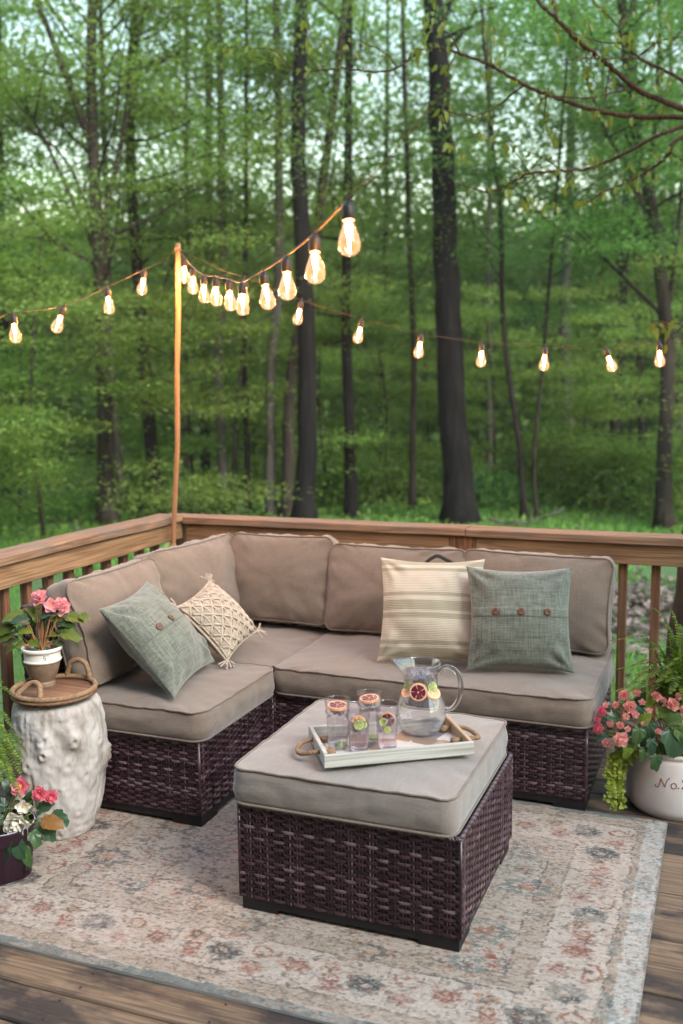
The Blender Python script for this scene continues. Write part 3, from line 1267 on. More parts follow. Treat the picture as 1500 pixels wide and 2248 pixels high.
# ragged edges: look the pattern up a little off where it should be
JX = (vnoise(.012, .008, 1) - .5) * .008 + (vnoise(.05, .05, 2) - .5) * .012
JY = (vnoise(.012, .008, 3) - .5) * .008 + (vnoise(.05, .05, 4) - .5) * .012
PX, PY = GX + JX, GY + JY
grain = prng.random((ny, nx))
gr2 = vnoise(.010, .0055, 5)
gr3 = vnoise(.022, .013, 6)
wear = vnoise(.09, .06, 7) * .5 + vnoise(.03, .018, 8) * .3 + vnoise(.25, .2, 9) * .2
CREAM, BEIGE, TEAL, DTEAL, RUST, PINK, ORNG, RED, DARK, GREY = (s2l(c) for c in (
    (226, 214, 204), (186, 170, 153), (112, 136, 140), (74, 86, 92), (170, 92, 62), (200, 156, 146), (198, 152, 116), (160, 88, 80), (66, 56, 60), (150, 142, 138)))
IMG = np.empty((ny, nx, 3))
IMG[:] = CREAM


def lay(mask, col, a=.9, holes=.28):
    """woven patches: the mask is broken up by the yarn grain"""
    m = np.clip(mask, 0, 1) * a * (gr2 * .6 + grain * .4 > holes)
    IMG[:] = IMG * (1 - m[..., None]) + np.asarray(col) * m[..., None]


def sub(cx_, cy_, R):
    """window of the raster round a motif"""
    i0, i1 = np.searchsorted(gy, (cy_ - R, cy_ + R))
    j0, j1 = np.searchsorted(gx, (cx_ - R, cx_ + R))
    return slice(i0, i1), slice(j0, j1)


def motif(cx_, cy_, R, col, fn, a=.9, holes=.28):
    si, sj = sub(cx_, cy_, R)
    x, y_ = PX[si, sj] - cx_, PY[si, sj] - cy_
    if x.size == 0:
        return
    m = np.clip(fn(x, y_), 0, 1) * a * .82 * (gr2[si, sj] * .6 + grain[si, sj] * .4 > holes)
    IMG[si, sj] = IMG[si, sj] * (1 - m[..., None]) + np.asarray(col) * m[..., None]


def blob(rx, ry, n=0, amp=0., ph=0., rot=0.):
    def f(x, y_):
        c, s = math.cos(rot), math.sin(rot)
        u, v = (x * c + y_ * s) / rx, (-x * s + y_ * c) / ry
        r = np.hypot(u, v)
        return (r < 1 + amp * np.cos(n * np.arctan2(v, u) + ph)).astype(float)
    return f


def ring(rx, ry, wd, n=0, amp=0., ph=0.):
    def f(x, y_):
        u, v = x / rx, y_ / ry
        r = np.hypot(u, v) / (1 + amp * np.cos(n * np.arctan2(v, u) + ph))
        return (np.abs(r - 1) < wd / rx).astype(float)
    return f


def stroke(pts, wd, col, a=.85, holes=.35):
    pts = resample(np.c_[np.asarray(pts, float), np.zeros(len(pts))], .006)[:, :2]
    for p in pts:
        motif(p[0], p[1], wd * 2.5, col, lambda x, y_: (np.hypot(x, y_) < wd).astype(float), a, holes)


def rosette(x, y_, r, c1, c2, c3, n=8):
    motif(x, y_, r * 1.5, c1, blob(r, r * .82, n, .09, prng.random() * 6))
    motif(x, y_, r * 1.2, c2, ring(r * .66, r * .52, r * .13, n, .16, prng.random() * 6), .95, .22)
    motif(x, y_, r * 1.2, c2, ring(r * .38, r * .30, r * .10, n // 2, .2, prng.random() * 6), .95, .25)
    motif(x, y_, r * .6, c3, blob(r * .2, r * .17), .9)


def flower(x, y_, r, col, ctr, n=5):
    motif(x, y_, r * 1.6, col, blob(r, r * .85, n, .28, prng.random() * 6), .85, .3)
    motif(x, y_, r * .8, ctr, ring(r * .45, r * .4, r * .14, n, .2), .9, .3)


def scroll(x, y_, r, col, fl=1, rot=0.):
    t = np.linspace(0, 2 * PI * 1.05, 26)
    k = r * (.35 + .65 * t / t[-1])
    c, s = math.cos(rot), math.sin(rot)
    P = np.c_[fl * k * np.cos(t) * 1.15, k * np.sin(t) * .8]
    P = np.c_[x + P[:, 0] * c - P[:, 1] * s, y_ + P[:, 0] * s + P[:, 1] * c]
    stroke(P, .0052, col, .9, .3)


dl, dr, df, db = PX - RX0, RX1 - PX, PY - RY0, RY1 - PY
D = np.minimum(np.minimum(dl, dr), np.minimum(df, db))
# field, bands, border
field = D > .355
lay(field.astype(float), BEIGE, .42, .45)
lay(((D > .285) & (D < .355)).astype(float), BEIGE, .65, .3)
lay(((D > .04) & (D < .095)).astype(float), BEIGE, .7, .25)
# vines in the field
cxf, cyf = (RX0 + RX1) / 2, (RY0 + RY1) / 2
for k in range(80):
    x, y_ = prng.uniform(RX0 + .37, RX1 - .37), prng.uniform(RY0 + .36, RY1 - .36)
    a = prng.uniform(0, 6.28)
    P = []
    for s in range(34):
        P.append((x, y_))
        a += prng.normal(0, .33)
        x, y_ = x + .011 * math.cos(a), y_ + .011 * math.sin(a)
        if s % 7 == 3:
            fx, fy = x + prng.normal(0, .02), y_ + prng.normal(0, .02)
            if RX0 + .36 < fx < RX1 - .36 and RY0 + .36 < fy < RY1 - .36:
                cc = [RUST, PINK, TEAL, ORNG, RED, DTEAL][prng.integers(6)]
                motif(fx, fy, .03, cc, blob(prng.uniform(.008, .017), prng.uniform(.007, .013), 4, .25, 1), .85, .3)
    P = [p for p in P if RX0 + .36 < p[0] < RX1 - .36 and RY0 + .36 < p[1] < RY1 - .36]
    if len(P) > 4:
        stroke(P, .0036, [DARK, DTEAL, GREY][prng.integers(3)], .7, .45)
for x, y_, r in ((-1.93, 2.66, .075), (-1.62, 2.83, .06), (-1.83, 2.95, .07), (-1.52, 2.58, .06), (-.62, 2.66, .08), (-.55, 2.95, .07), (-.60, 3.18, .055), (-.9, 2.44, .05), (-1.3, 2.44, .055), (-1.75, 2.52, .05), (-.63, 2.48, .05), (-1.2, 2.8, .12)):
    c1, c2 = [(TEAL, RUST), (DTEAL, ORNG), (TEAL, DARK)][prng.integers(3)]
    motif(x, y_, r * 1.4, c1, ring(r * .85, r * .62, r * .24, 9, .16, prng.random() * 6), .85, .33)
    motif(x, y_, r, c2, blob(r * .4, r * .3, 6, .2), .8, .34)
    for q in range(7):
        an = prng.random() * 6.28
        motif(x + 1.35 * r * math.cos(an), y_ + 1.1 * r * math.sin(an), .02, [RUST, PINK, ORNG][q % 3], blob(.011, .009, 3, .3), .85, .3)
# main border: motifs marching round
bm_ = .19


def along(n0, n1, hor, fixed):
    L = n1 - n0
    k = max(2, round(L / .108))
    for i in range(k):
        c = n0 + (i + .5) * L / k
        o = prng.normal(0, .006)
        q = (c, fixed + o) if hor else (fixed + o, c)
        kind = i % 4
        if kind == 0:
            rosette(q[0], q[1], .054, TEAL, DARK, CREAM)
        elif kind == 1:
            for e in (-.045, .042):
                qq = (q[0], q[1] + e) if hor else (q[0] + e, q[1])
                if e > 0:
                    scroll(qq[0], qq[1], .042, RUST, 1 if i % 8 < 4 else -1, 0 if hor else PI / 2)
                else:
                    flower(qq[0], qq[1], .034, PINK, RED)
        elif kind == 2:
            rosette(q[0], q[1], .042, ORNG * .5 + CREAM * .5, RED, ORNG, 6)
            motif(q[0] + .04, q[1] + .05, .03, DARK, blob(.012, .010, 4, .2), .8)
        else:
            flower(q[0] - .01, q[1] + .04, .030, ORNG, DTEAL)
            flower(q[0] + .012, q[1] - .045, .034, PINK, RED)
            scroll(q[0] + .01, q[1] - .005, .024, RUST, -1)
        for z in range(5):
            qq = (q[0] + prng.uniform(-.055, .055), q[1] + prng.uniform(-.085, .085))
            motif(qq[0], qq[1], .02, [DARK, RUST, DTEAL, ORNG, RED][z], blob(prng.uniform(.005, .010), prng.uniform(.004, .008), 3, .3), .8, .32)
        # connecting vine
        t = np.linspace(-1, 1, 14)
        wv = .055 * np.sin(t * PI + i)
        P = np.c_[c + t * L / k / 2, fixed + wv] if hor else np.c_[fixed + wv, c + t * L / k / 2]
        stroke(P, .0030, GREY * .7, .6, .5)


along(RX0 + .1, RX1 - .1, True, RY0 + bm_)
along(RX0 + .1, RX1 - .1, True, RY1 - bm_)
along(RY0 + .28, RY1 - .28, False, RX1 - bm_)
along(RY0 + .28, RY1 - .28, False, RX0 + bm_)
# guard lines and little zigzags in the guard bands
dash = (vnoise(.03, .03, 12) > .38)
for d0 in (.097, .283, .357):
    lay(((np.abs(D - d0) < .0032) & dash).astype(float), DARK, .75, .3)
for d0, d1 in ((.045, .092), (.29, .352)):
    s = np.where(np.minimum(df, db) < np.minimum(dl, dr), PX, PY)
    zz = d0 + (d1 - d0) * (.5 + .42 * np.sin(s * 75))
    lay(((np.abs(D - zz) < .0045) & (gr3 > .38)).astype(float), DARK * .6 + GREY * .4, .7, .42)
# edge: teal binding, much paler on the right hand side
edge = (D < .036).astype(float)
lay(edge, TEAL, .85, .1)
right = (dr < .07) & (dr <= df + .01)
lay(right.astype(float), s2l((222, 224, 222)), .85, .12)
lay(((dr < .11) & (dr > .015) & (vnoise(.05, .07, 31) > .68)).astype(float), TEAL * 1.2, .6, .4)
lay((D < .006).astype(float), GREY * .8, .8, 0)
# age: rubbed areas, dark flecks, weft streaks
IMG[:] = IMG * (1 - (np.clip((wear - .52) * 3.0, 0, .45))[..., None]) + CREAM * np.clip((wear - .52) * 3.0, 0, .45)[..., None]
fleck = (vnoise(.011, .006, 14) > .72) & (vnoise(.07, .05, 15) > .34)
lay(fleck.astype(float), DARK * .6 + BEIGE * .4, .62, .3)
blotch = (vnoise(.035, .022, 41) * .6 + vnoise(.09, .07, 42) * .4 > .56)
lay(blotch.astype(float), BEIGE * .95, .38, .5)
fl2 = (vnoise(.018, .009, 43) > .78)
lay(fl2.astype(float), RUST, .4, .5)
fl3 = (vnoise(.016, .010, 44) > .82)
lay(fl3.astype(float), DTEAL, .55, .4)
weft = vnoise(.035, .0042, 16)
IMG *= (.86 + .24 * weft)[..., None] * (.80 + .36 * grain)[..., None]
IMG = np.clip(IMG ** np.array([1.08, 1.10, 1.12]) * .575 * np.array([1.015, .975, .905]), 0, 1)
Zr = .0065 + .0012 * vnoise(.03, .03, 17) + .0015 * vnoise(.2, .2, 18)
i, j = np.meshgrid(np.arange(ny - 1), np.arange(nx - 1), indexing='ij')
Fq = np.stack([i * nx + j, i * nx + j + 1, (i + 1) * nx + j + 1, (i + 1) * nx + j], -1).reshape(-1, 4)
mb = MB()
mb.add(np.stack([GX, GY, Zr], -1).reshape(-1, 3), Fq)
# turned-down hem all round
hem = [(RX0, RY0), (RX1, RY0), (RX1, RY1), (RX0, RY1)]
nv = mb.n
hv = []
for a, b in zip(hem, hem[1:] + hem[:1]):
    hv += [(a[0], a[1], .0075), (b[0], b[1], .0075), (b[0], b[1], .0005), (a[0], a[1], .0005)]
mb.add(hv, np.array([[4 * k, 4 * k + 3, 4 * k + 2, 4 * k + 1] for k in range(4)]), 0, False)
colr = np.concatenate([np.concatenate([IMG.reshape(-1, 3), np.ones((nx * ny, 1))], 1), np.tile([[.30, .33, .33, 1.]], (16, 1))])
m, nt, b, o = newmat('woven_rug')
at = nt.nodes.new('ShaderNodeAttribute')
at.attribute_name = 'pattern'
f = noisetex(nt, texco(nt, (260, 420, 1)), 1.0, 2)
c = mix(nt, mathn(nt, 'MULTIPLY', f, .35), at.outputs['Color'], (.10, .085, .08))
nt.links.new(c, b.inputs['Base Color'])
b.inputs['Roughness'].default_value = .95
b.inputs['Specular IOR Level'].default_value = .08
b.inputs['Sheen Weight'].default_value = .1
bump(nt, b, f, .6, .003)
rug = mb.build('area_rug', m, color=colr)
tag(rug, 'faded oriental rug with cream ground, rust and teal flowers on the plank deck', 'rug')

# ================================================================== TRAY, GLASSES, PITCHER
M['white_wood'] = wood('whitewashed_wood', (.50, .49, .45), (.43, .42, .385), (.27, .24, .2), 'x', rough=.6)
M['raw_wood'] = wood('raw_pine', (.50, .34, .22), (.42, .27, .16), (.24, .14, .08), 'y', rough=.6)
M['jute'] = simple('jute_rope', (.20, .12, .065), (.33, .215, .13), 90, .9, .5, .002, 400, spec=.1)
M['glass'] = glassmat('clear_glass', (.985, .98, .99), boost=.03)
M['tinted_glass'] = glassmat('lilac_glass', (.98, .962, .985), boost=.05)


def drink_mat(name, col, rough=.05, tr=.8):
    m, nt, b, o = newmat(name)
    b.inputs['Base Color'].default_value = (*col, 1)
    b.inputs['Roughness'].default_value = rough
    b.inputs['IOR'].default_value = 1.10
    b.inputs['Transmission Weight'].default_value = tr
    f = noisetex(nt, texco(nt, (1, 1, .6)), 70, 3)
    bump(nt, b, f, .12, .004)
    return m


M['drink'] = drink_mat('pale_pink_drink', (.985, .94, .94), .08, .92)
M['drink_clear'] = drink_mat('pale_water', (.99, .96, .95), .03, .94)
M['ice'] = drink_mat('ice', (.95, .95, .97), .08, .9)
M['rind'] = simple('orange_rind', (.66, .27, .09), (.76, .36, .14), 60, .45, .2, .001)
M['pith'] = simple('citrus_pith', (.72, .52, .38), (.78, .60, .46), 60, .6, .2, .001)
M['blood'] = simple('blood_orange_flesh', (.07, .008, .018), (.22, .03, .045), 90, .3, .3, .001)
M['orange_flesh'] = simple('orange_flesh', (.68, .30, .12), (.78, .42, .20), 90, .3, .3, .001)
M['lime_rind'] = simple('lime_rind', (.14, .24, .02), (.22, .33, .04), 60, .45, .2, .001)
M['lime_flesh'] = simple('lime_flesh', (.42, .48, .10), (.58, .62, .20), 90, .3, .3, .001)
M['lime_pith'] = simple('lime_pith', (.66, .70, .40), (.74, .76, .50), 60, .6, .2, .001)

TZ = .4845
tfl, tfr = at_z(713, 1688, TZ), at_z(1040, 1657, TZ)
tdir = nrm(tfr - tfl)
tang = math.atan2(tdir[1], tdir[0])
TL, TW, TH = .462, .262, .040
tc = tfl + tdir * TL / 2 + np.array([-tdir[1], tdir[0], 0]) * TW / 2
tray = thing('serving_tray', 'rectangular whitewashed wooden tray with rope handles on the grey ottoman', 'tray', (tc[0], tc[1], TZ), tang)
mb = MB()
m, nt, b, o = newmat('inlaid_wood_floor')
tcn = nt.nodes.new('ShaderNodeTexCoord')
mp_ = nt.nodes.new('ShaderNodeMapping')
mp_.inputs['Rotation'].default_value = (0, 0, math.radians(45))
nt.links.new(tcn.outputs['Object'], mp_.inputs[0])
vo = nt.nodes.new('ShaderNodeTexVoronoi')
vo.feature = 'F1'
vo.distance = 'CHEBYCHEV'
vo.inputs['Scale'].default_value = 15
vo.inputs['Randomness'].default_value = .35
nt.links.new(mp_.outputs[0], vo.inputs['Vector'])
sp = nt.nodes.new('ShaderNodeSeparateColor')
nt.links.new(vo.outputs['Color'], sp.inputs[0])
r = ramp(nt, [(0, (.20, .19, .19)), (.24, (.36, .21, .13)), (.4, (.62, .58, .53)), (.62, (.26, .17, .12)), (.76, (.66, .62, .57)), (.9, (.42, .29, .20))], 'CONSTANT')
nt.links.new(sp.outputs[0], r.inputs[0])
f = noisetex(nt, texco(nt, (120, 8, 8)), 1.5, 3)
c = mix(nt, mathn(nt, 'MULTIPLY', f, .5), r.outputs[0], (.12, .08, .06))
nt.links.new(c, b.inputs['Base Color'])
b.inputs['Roughness'].default_value = .5
inlay = m
t = .013
V, F = plank(-TL / 2 + t, TL / 2 - t, -TW / 2 + t, TW / 2 - t, .002, .009, .0005)
mb.add(V, F, smooth=False)
mb.build('tray_floor', inlay, tray)
for s in (-1, 1):
    mb = MB()
    V, F = plank(-TL / 2, TL / 2, s * TW / 2 - (t if s > 0 else 0), s * TW / 2 + (t if s < 0 else 0), 0, TH, .002, 'x')
    mb.add(V, F, smooth=False)
    mb.build('side_wall', M['white_wood'], tray)
    mb = MB()
    V, F = plank(s * TL / 2 - (t if s > 0 else 0), s * TL / 2 + (t if s < 0 else 0), -TW / 2 + t + .0005, TW / 2 - t - .0005, 0, TH + .002, .002, 'y')
    mb.add(V, F, smooth=False)
    mb.build('end_wall', [M['raw_wood'] if s > 0 else M['white_wood']], tray)
    mb = MB()
    P = smooth_path([(s * (TL / 2 - .035), -.055, .017), (s * (TL / 2 - .012), -.055, .024), (s * (TL / 2 + .026), -.052, .022), (s * (TL / 2 + .052), -.025, .012), (s * (TL / 2 + .056), .012, .010),
                     (s * (TL / 2 + .035), .048, .018), (s * (TL / 2 - .012), .055, .024), (s * (TL / 2 - .035), .057, .017)], 8)
    rope(mb, P, .0072, .028, 3, 6)
    for yy in (-.055, .056):
        V, F = lathe([(0, -.014), (.009, -.012), (.0125, 0), (.009, .012), (0, .014)], 12)
        mb.add(xf(V, flatM(s * (TL / 2 - .036), yy, .0195, 0, 0, PI / 2)), F)
    mb.build('rope_handle', M['jute'], tray)


def thick_lathe(outer, t):
    inner = [(max(.0005, r - t), z + (t if k == 0 else 0)) for k, (r, z) in enumerate(outer)]
    return outer + inner[::-1]


def citrus(name, label, cat, c, nrm_, r, kind='blood', group=None, thick=.005):
    rind, pith, flesh = {'blood': (M['rind'], M['pith'], M['blood']), 'orange': (M['rind'], M['pith'], M['orange_flesh']), 'lime': (M['lime_rind'], M['lime_pith'], M['lime_flesh'])}[kind]
    mb = MB()
    n = 80
    rr = [0, .10, .35, .6, .80, .89, 1.0]
    V, F, mi = [(0, 0, thick / 2), (0, 0, -thick / 2)], [], []
    z = np.array([1., -1.]) * thick / 2
    for side in (0, 1):
        for q in rr[1:]:
            for k in range(n):
                a = 2 * PI * k / n
                bl_ = z[side] + (.0006 * math.sin(7 * a) * (1 if side == 0 else -1) if .1 < q < .85 else 0)
                V.append((q * r * math.cos(a), q * r * math.sin(a), bl_))
    mb.n = 0
    fl = {0: [], 1: [], 2: []}
    K = len(rr) - 1
    for side in (0, 1):
        b = 2 + side * K * n
        for k in range(n):
            fl[1].append((side, b + k, b + (k + 1) % n))
        for q in range(K - 1):
            for k in range(n):
                quad = (b + q * n + k, b + (q + 1) * n + k, b + (q + 1) * n + (k + 1) % n, b + q * n + (k + 1) % n)
                mm = 2 if q < 3 else (1 if q == 3 else 0)
                if 0 < q < 3 and k % 16 == 0:
                    mm = 1
                fl[mm].append(quad)
    o0, o1 = 2 + (K - 1) * n, 2 + K * n + (K - 1) * n
    for k in range(n):
        fl[0].append((o0 + k, o1 + k, o1 + (k + 1) % n, o0 + (k + 1) % n))
    V = np.array(V)
    first = True
    for mm in fl:
        if fl[mm]:
            if first:
                mb.add(V, fl[mm], mm)
                first = False
            else:
                by = {}
                for f_ in fl[mm]:
                    by.setdefault(len(f_), []).append(f_)
                for g in by.values():
                    mb.F.append((np.array(g), mm, True))
    o = mb.build(name, [rind, pith, flesh])
    zc = nrm(nrm_)
    xc = nrm(np.cross([0.1, .9, .2], zc))
    o.matrix_world = Matrix(basis(c, xc, np.cross(zc, xc), zc).tolist())
    tag(o, label, cat, group)
    return o


GZ = TZ + .0095


def tumbler(px, py, label, tint, fill=.80, scale=1.0):
    p = at_z(px, py, GZ)
    root = thing('drinking_glass', label, 'glass', p, R0.uniform(0, 6), 'tumblers of iced drink on the tray')
    H = .146 * scale
    prof = [(.0, .0), (.026, .0), (.0295, .003), (.0305, .010), (.0325, .075), (.0338, .104), (.0362, .107), (.0362, .112), (.0345, .115), (.0375, .142), (.0382, .146)]
    prof = [(r * scale, z * H / .146) for r, z in prof]
    mb = MB()
    mb.add(*lathe(thick_lathe(prof[1:], .0022), 40))
    V, F = lathe([(0, .0), (.026 * scale, .0), (.028 * scale, .0045), (0, .0075)], 40)
    mb.add(V, F)
    mb.build('glass_wall', M['tinted_glass' if tint else 'glass'], root, fixn=True)
    mb = MB()
    zt = H * fill
    q = []
    for r, z in prof[2:]:
        if z < zt:
            q.append((max(.001, r - .0027), max(z, .008)))
    q.append((q[-1][0], zt))
    mb.add(*lathe([(0, .008)] + q + [(q[-1][0] * .5, zt + .0006), (0, zt)], 36))
    mb.build('drink', M['drink' if tint else 'drink_clear'], root, fixn=True)
    mb = MB()
    rr = random.Random(int(px))
    for k in range(6):
        a, rad = rr.uniform(0, 6.28), rr.uniform(.006, .018)
        V, F = box(-.009, .009, -.009, .009, -.008, .008)
        mb.add(xf(V, flatM(rad * math.cos(a), rad * math.sin(a), zt - .001 - rr.uniform(0, .012), rr.uniform(0, 3), rr.uniform(-.5, .5), rr.uniform(-.5, .5))), F, smooth=False)
    ic = mb.build('ice', M['ice'], root)
    tag(ic, kind='stuff')
    # beads of condensation
    mb = MB()
    for k in range(110):
        a, z = rr.uniform(0, 6.28), rr.uniform(.012, .102)
        ro = np.interp(z, [r_[1] for r_ in prof[3:]], [r_[0] for r_ in prof[3:]])
        s = rr.uniform(.0005, .0013)
        V, F = lathe([(0, -1), (.8, -.55), (1, 0), (.8, .55), (0, 1)], 6)
        mb.add(V * s * np.array([1, 1, 1.4]) + np.array([ro * math.cos(a), ro * math.sin(a), z]), F)
    tag(mb.build('condensation', M['glass'], root), kind='stuff')
    return p, zt


toc = lambda p: nrm(np.array([-p[0], -p[1], 0]))
g1, z1 = tumbler(742, 1640, 'clear tumbler at the far left of the tray with a floating blood orange wheel', False, .82, 1.05)
g2, z2 = tumbler(812, 1624, 'clear tumbler at the back of the group, half hidden behind the other glasses', False, .83, 1.05)
g3, z3 = tumbler(788, 1648, 'lilac tinted tumbler in front with lime slices pressed to its side', True, .60)
g4, z4 = tumbler(850, 1645, 'lilac tinted tumbler nearest the pitcher with a dark blood orange slice and two limes', True, .72)
up = np.array([0, 0, 1.])


def in_glass(g, z, side, r_in):
    f = toc(g)
    s = np.array([-f[1], f[0], 0])      # to the right seen from the photo
    return g + f * r_in + s * side + up * z


fr = 'citrus slices in the drinks'
citrus('orange_slice', 'blood orange wheel floating flat in the left clear tumbler', 'citrus slice', g1 + up * (z1 + .006), (.06, -.08, 1), .0315, 'blood', fr, .007)
citrus('orange_slice', 'blood orange wheel floating flat in the rear clear tumbler', 'citrus slice', g2 + up * (z2 + .006), (-.05, -.1, 1), .0315, 'blood', fr, .007)
citrus('orange_slice', 'orange wheel behind the limes in the front lilac tumbler', 'citrus slice', in_glass(g3, .094, .0, .018), toc(g3) + up * .25, .0235, 'orange', fr)
citrus('lime_slice', 'lime wheel in front of the orange in the front lilac tumbler', 'citrus slice', in_glass(g3, .092, .001, .0285), toc(g3) + up * .1, .0165, 'lime', fr, .004)
citrus('lime_slice', 'small lime slice right of the lime wheel in the front lilac tumbler', 'citrus slice', in_glass(g3, .090, .016, .0225), toc(g3) + up * .1, .011, 'lime', fr, .004)
citrus('orange_slice', 'dark blood orange slice standing in the tumbler beside the pitcher', 'citrus slice', in_glass(g4, .098, .002, .016), toc(g4) + up * .15, .025, 'blood', fr)
citrus('lime_slice', 'lime wheel overlapping the blood orange in the tumbler beside the pitcher', 'citrus slice', in_glass(g4, .096, -.011, .0275), toc(g4) + up * .05, .0135, 'lime', fr, .004)
citrus('lime_slice', 'lowest lime slice in the tumbler beside the pitcher', 'citrus slice', in_glass(g4, .072, .001, .0285), toc(g4), .0125, 'lime', fr, .004)
citrus('lime_slice', 'lime slice lying at the bottom of the left clear tumbler', 'citrus slice', in_glass(g1, .014, .010, .010), (.15, -.2, 1), .017, 'lime', fr, .004)
citrus('lime_slice', 'lime slice lying at the bottom of the rear clear tumbler', 'citrus slice', in_glass(g2, .014, .010, .010), (.15, -.2, 1), .017, 'lime', fr, .004)

pp = at_z(925, 1607, GZ)
f0 = toc(pp)
sx_ = np.array([-f0[1], f0[0], 0])
pang = math.atan2(sx_[1], sx_[0])
pit = thing('glass_pitcher', 'round bellied glass pitcher of iced citrus water with a curved handle', 'pitcher', pp, pang)
prof = [(.038, 0), (.050, .002), (.062, .012), (.0745, .034), (.0805, .060), (.0795, .082), (.072, .108), (.0615, .134), (.055, .156), (.0535, .176), (.0555, .198), (.061, .218), (.0655, .230)]


def spout(V):
    V = np.array(V)
    k = np.clip((V[:, 2] - .165) / .065, 0, 1) ** 1.6
    ang = np.arctan2(V[:, 1], V[:, 0])
    g = np.exp(-((np.abs(ang) - PI) / .42) ** 2)
    V[:, 0] -= g * k * .030
    V[:, 2] += g * k * .008
    return V


n = 64
sm = smooth_path([(r, z, 0) for r, z in prof], 4)
mb = MB()
V, F = lathe(thick_lathe([(p[0], p[1]) for p in sm], .0026), n)
mb.add(spout(V), F)
V, F = lathe([(0, 0), (.040, 0), (.046, .006), (0, .009)], n)
mb.add(V, F)
# rolled rim
rim = np.array([(.0645 * math.cos(2 * PI * k / n), .0645 * math.sin(2 * PI * k / n), .230) for k in range(n)])
mb.add(*tube(spout(rim), .0022, 6, closed=True))
mb.build('pitcher_body', M['glass'], pit, fixn=True)
mb = MB()
hp = smooth_path([(.054, 0, .196), (.072, 0, .214), (.098, 0, .213), (.119, 0, .188), (.126, 0, .150), (.119, 0, .112), (.100, 0, .083), (.078, 0, .076)], 8)
mb.add(*tube(hp, np.interp(np.linspace(0, 1, len(hp)), [0, .1, .5, .9, 1], [.010, .0072, .0075, .0075, .011]), 12, flat=1.1))
m, nt, b, o = newmat('solid_glass')
b.inputs['Base Color'].default_value = (.93, .92, .95, 1)
b.inputs['Roughness'].default_value = .02
b.inputs['Transmission Weight'].default_value = 1.0
b.inputs['IOR'].default_value = 1.45
M['solid_glass'] = m
mb.build('pitcher_handle', M['solid_glass'], pit, fixn=True)
mb = MB()
zt = .186
q = [(max(.001, p[0] - .0034), p[1]) for p in sm if .006 < p[1] < zt]
q = [(0, .010)] + [(r, max(z, .010)) for r, z in q] + [(np.interp(zt, [z for r, z in q], [r for r, z in q]), zt), (.02, zt + .001), (0, zt)]
mb.add(*lathe(q, n))
mb.build('water', M['drink_clear'], pit, fixn=True)
mb = MB()
rr = random.Random(4)
for k in range(22):
    a, rad = rr.uniform(0, 6.28), rr.uniform(.004, .036)
    s = rr.uniform(.008, .012)
    V, F = box(-s, s, -s, s, -s, s)
    mb.add(xf(V, flatM(rad * math.cos(a), rad * math.sin(a), zt - .004 + rr.uniform(-.012, .012), rr.uniform(0, 3), rr.uniform(-.6, .6), rr.uniform(-.6, .6))), F, smooth=False)
tag(mb.build('ice', M['ice'], pit), kind='stuff')


def in_pit(z, side, front):
    return pp + f0 * front + sx_ * side + up * z


citrus('orange_slice', 'large blood orange wheel facing out in the neck of the pitcher', 'citrus slice', in_pit(.150, -.009, .0565), f0 + up * .12 - sx_ * .1, .029, 'blood', fr, .006)
citrus('orange_slice', 'orange slice tilted at the right side of the pitcher neck', 'citrus slice', in_pit(.143, .036, .036), f0 * .6 + up * .9 + sx_ * .5, .026, 'orange', fr, .006)
citrus('orange_slice', 'orange slice tilted at the left side of the pitcher neck', 'citrus slice', in_pit(.142, -.040, .030), f0 * .6 + up * .9 - sx_ * .5, .024, 'orange', fr, .006)
citrus('lime_slice', 'lime slice near the surface at the right of the pitcher', 'citrus slice', in_pit(.160, .034, .034), f0 + sx_ * .8 + up * .2, .019, 'lime', fr, .005)
citrus('lime_slice', 'lime slice near the surface at the left of the pitcher', 'citrus slice', in_pit(.160, -.041, .022), f0 - sx_ * .9 + up * .1, .017, 'lime', fr, .005)

# ================================================================== WHITE STUMP, ROUND TRAY, POTS
SC = at_z(140, 1850, 0)
SC = SC + nrm([SC[0], SC[1], 0]) * .108
m, nt, b, o = newmat('white_washed_stump')
f1 = noisetex(nt, texco(nt, (1, 1, .5)), 7, 5, .6)
f2 = noisetex(nt, texco(nt, (26, 26, 4)), 1.0, 4, .6)
f3 = noisetex(nt, texco(nt), 3.2, 3)
r = ramp(nt, [(.34, (.20, .165, .13)), (.44, (.40, .36, .32)), (.58, (.52, .485, .45))])
nt.links.new(f1, r.inputs[0])
r2 = ramp(nt, [(.24, (.40, .34, .28)), (.36, (1, 1, 1))])
nt.links.new(f2, r2.inputs[0])
c = mix(nt, .7, r.outputs[0], r2.outputs[0], 'MULTIPLY')
c = mix(nt, mathn(nt, 'MULTIPLY', f3, .28), c, (.46, .42, .41))
nt.links.new(c, b.inputs['Base Color'])
b.inputs['Roughness'].default_value = .75
b.inputs['Specular IOR Level'].default_value = .25
bump(nt, b, mathn(nt, 'ADD', f1, mathn(nt, 'MULTIPLY', f2, .35)), .45, .012)
M['stump'] = m
st = thing('stump_table', 'white painted tree stump side table with knots at the left end of the sofa', 'side table', SC)
SH_ = .505
pr = [(.0, .002), (.085, .002), (.106, .010), (.122, .04), (.144, .11), (.158, .19), (.166, .27), (.168, .34), (.165, .40), (.160, .445), (.150, .485), (.128, .503), (.07, .506), (.0, .506)]
sp_ = smooth_path([(r, z, 0) for r, z in pr], 11)
knots = []
vdir = math.atan2(-SC[1], -SC[0])
rk = random.Random(3)
for da, z, a, s in ((.30, .385, .024, .022), (-.30, .395, .014, .024), (-.32, .345, .016, .017), (1.35, .295, .024, .026), (1.28, .255, .014, .018), (.55, .25, .010, .02), (-.05, .21, .008, .016), (.4, .12, .008, .018), (-.7, .30, .012, .02), (2.2, .3, .03, .03), (-2, .35, .03, .03), (.95, .36, .008, .02), (.15, .30, .007, .02)):
    knots.append((vdir + da, z, a, s))
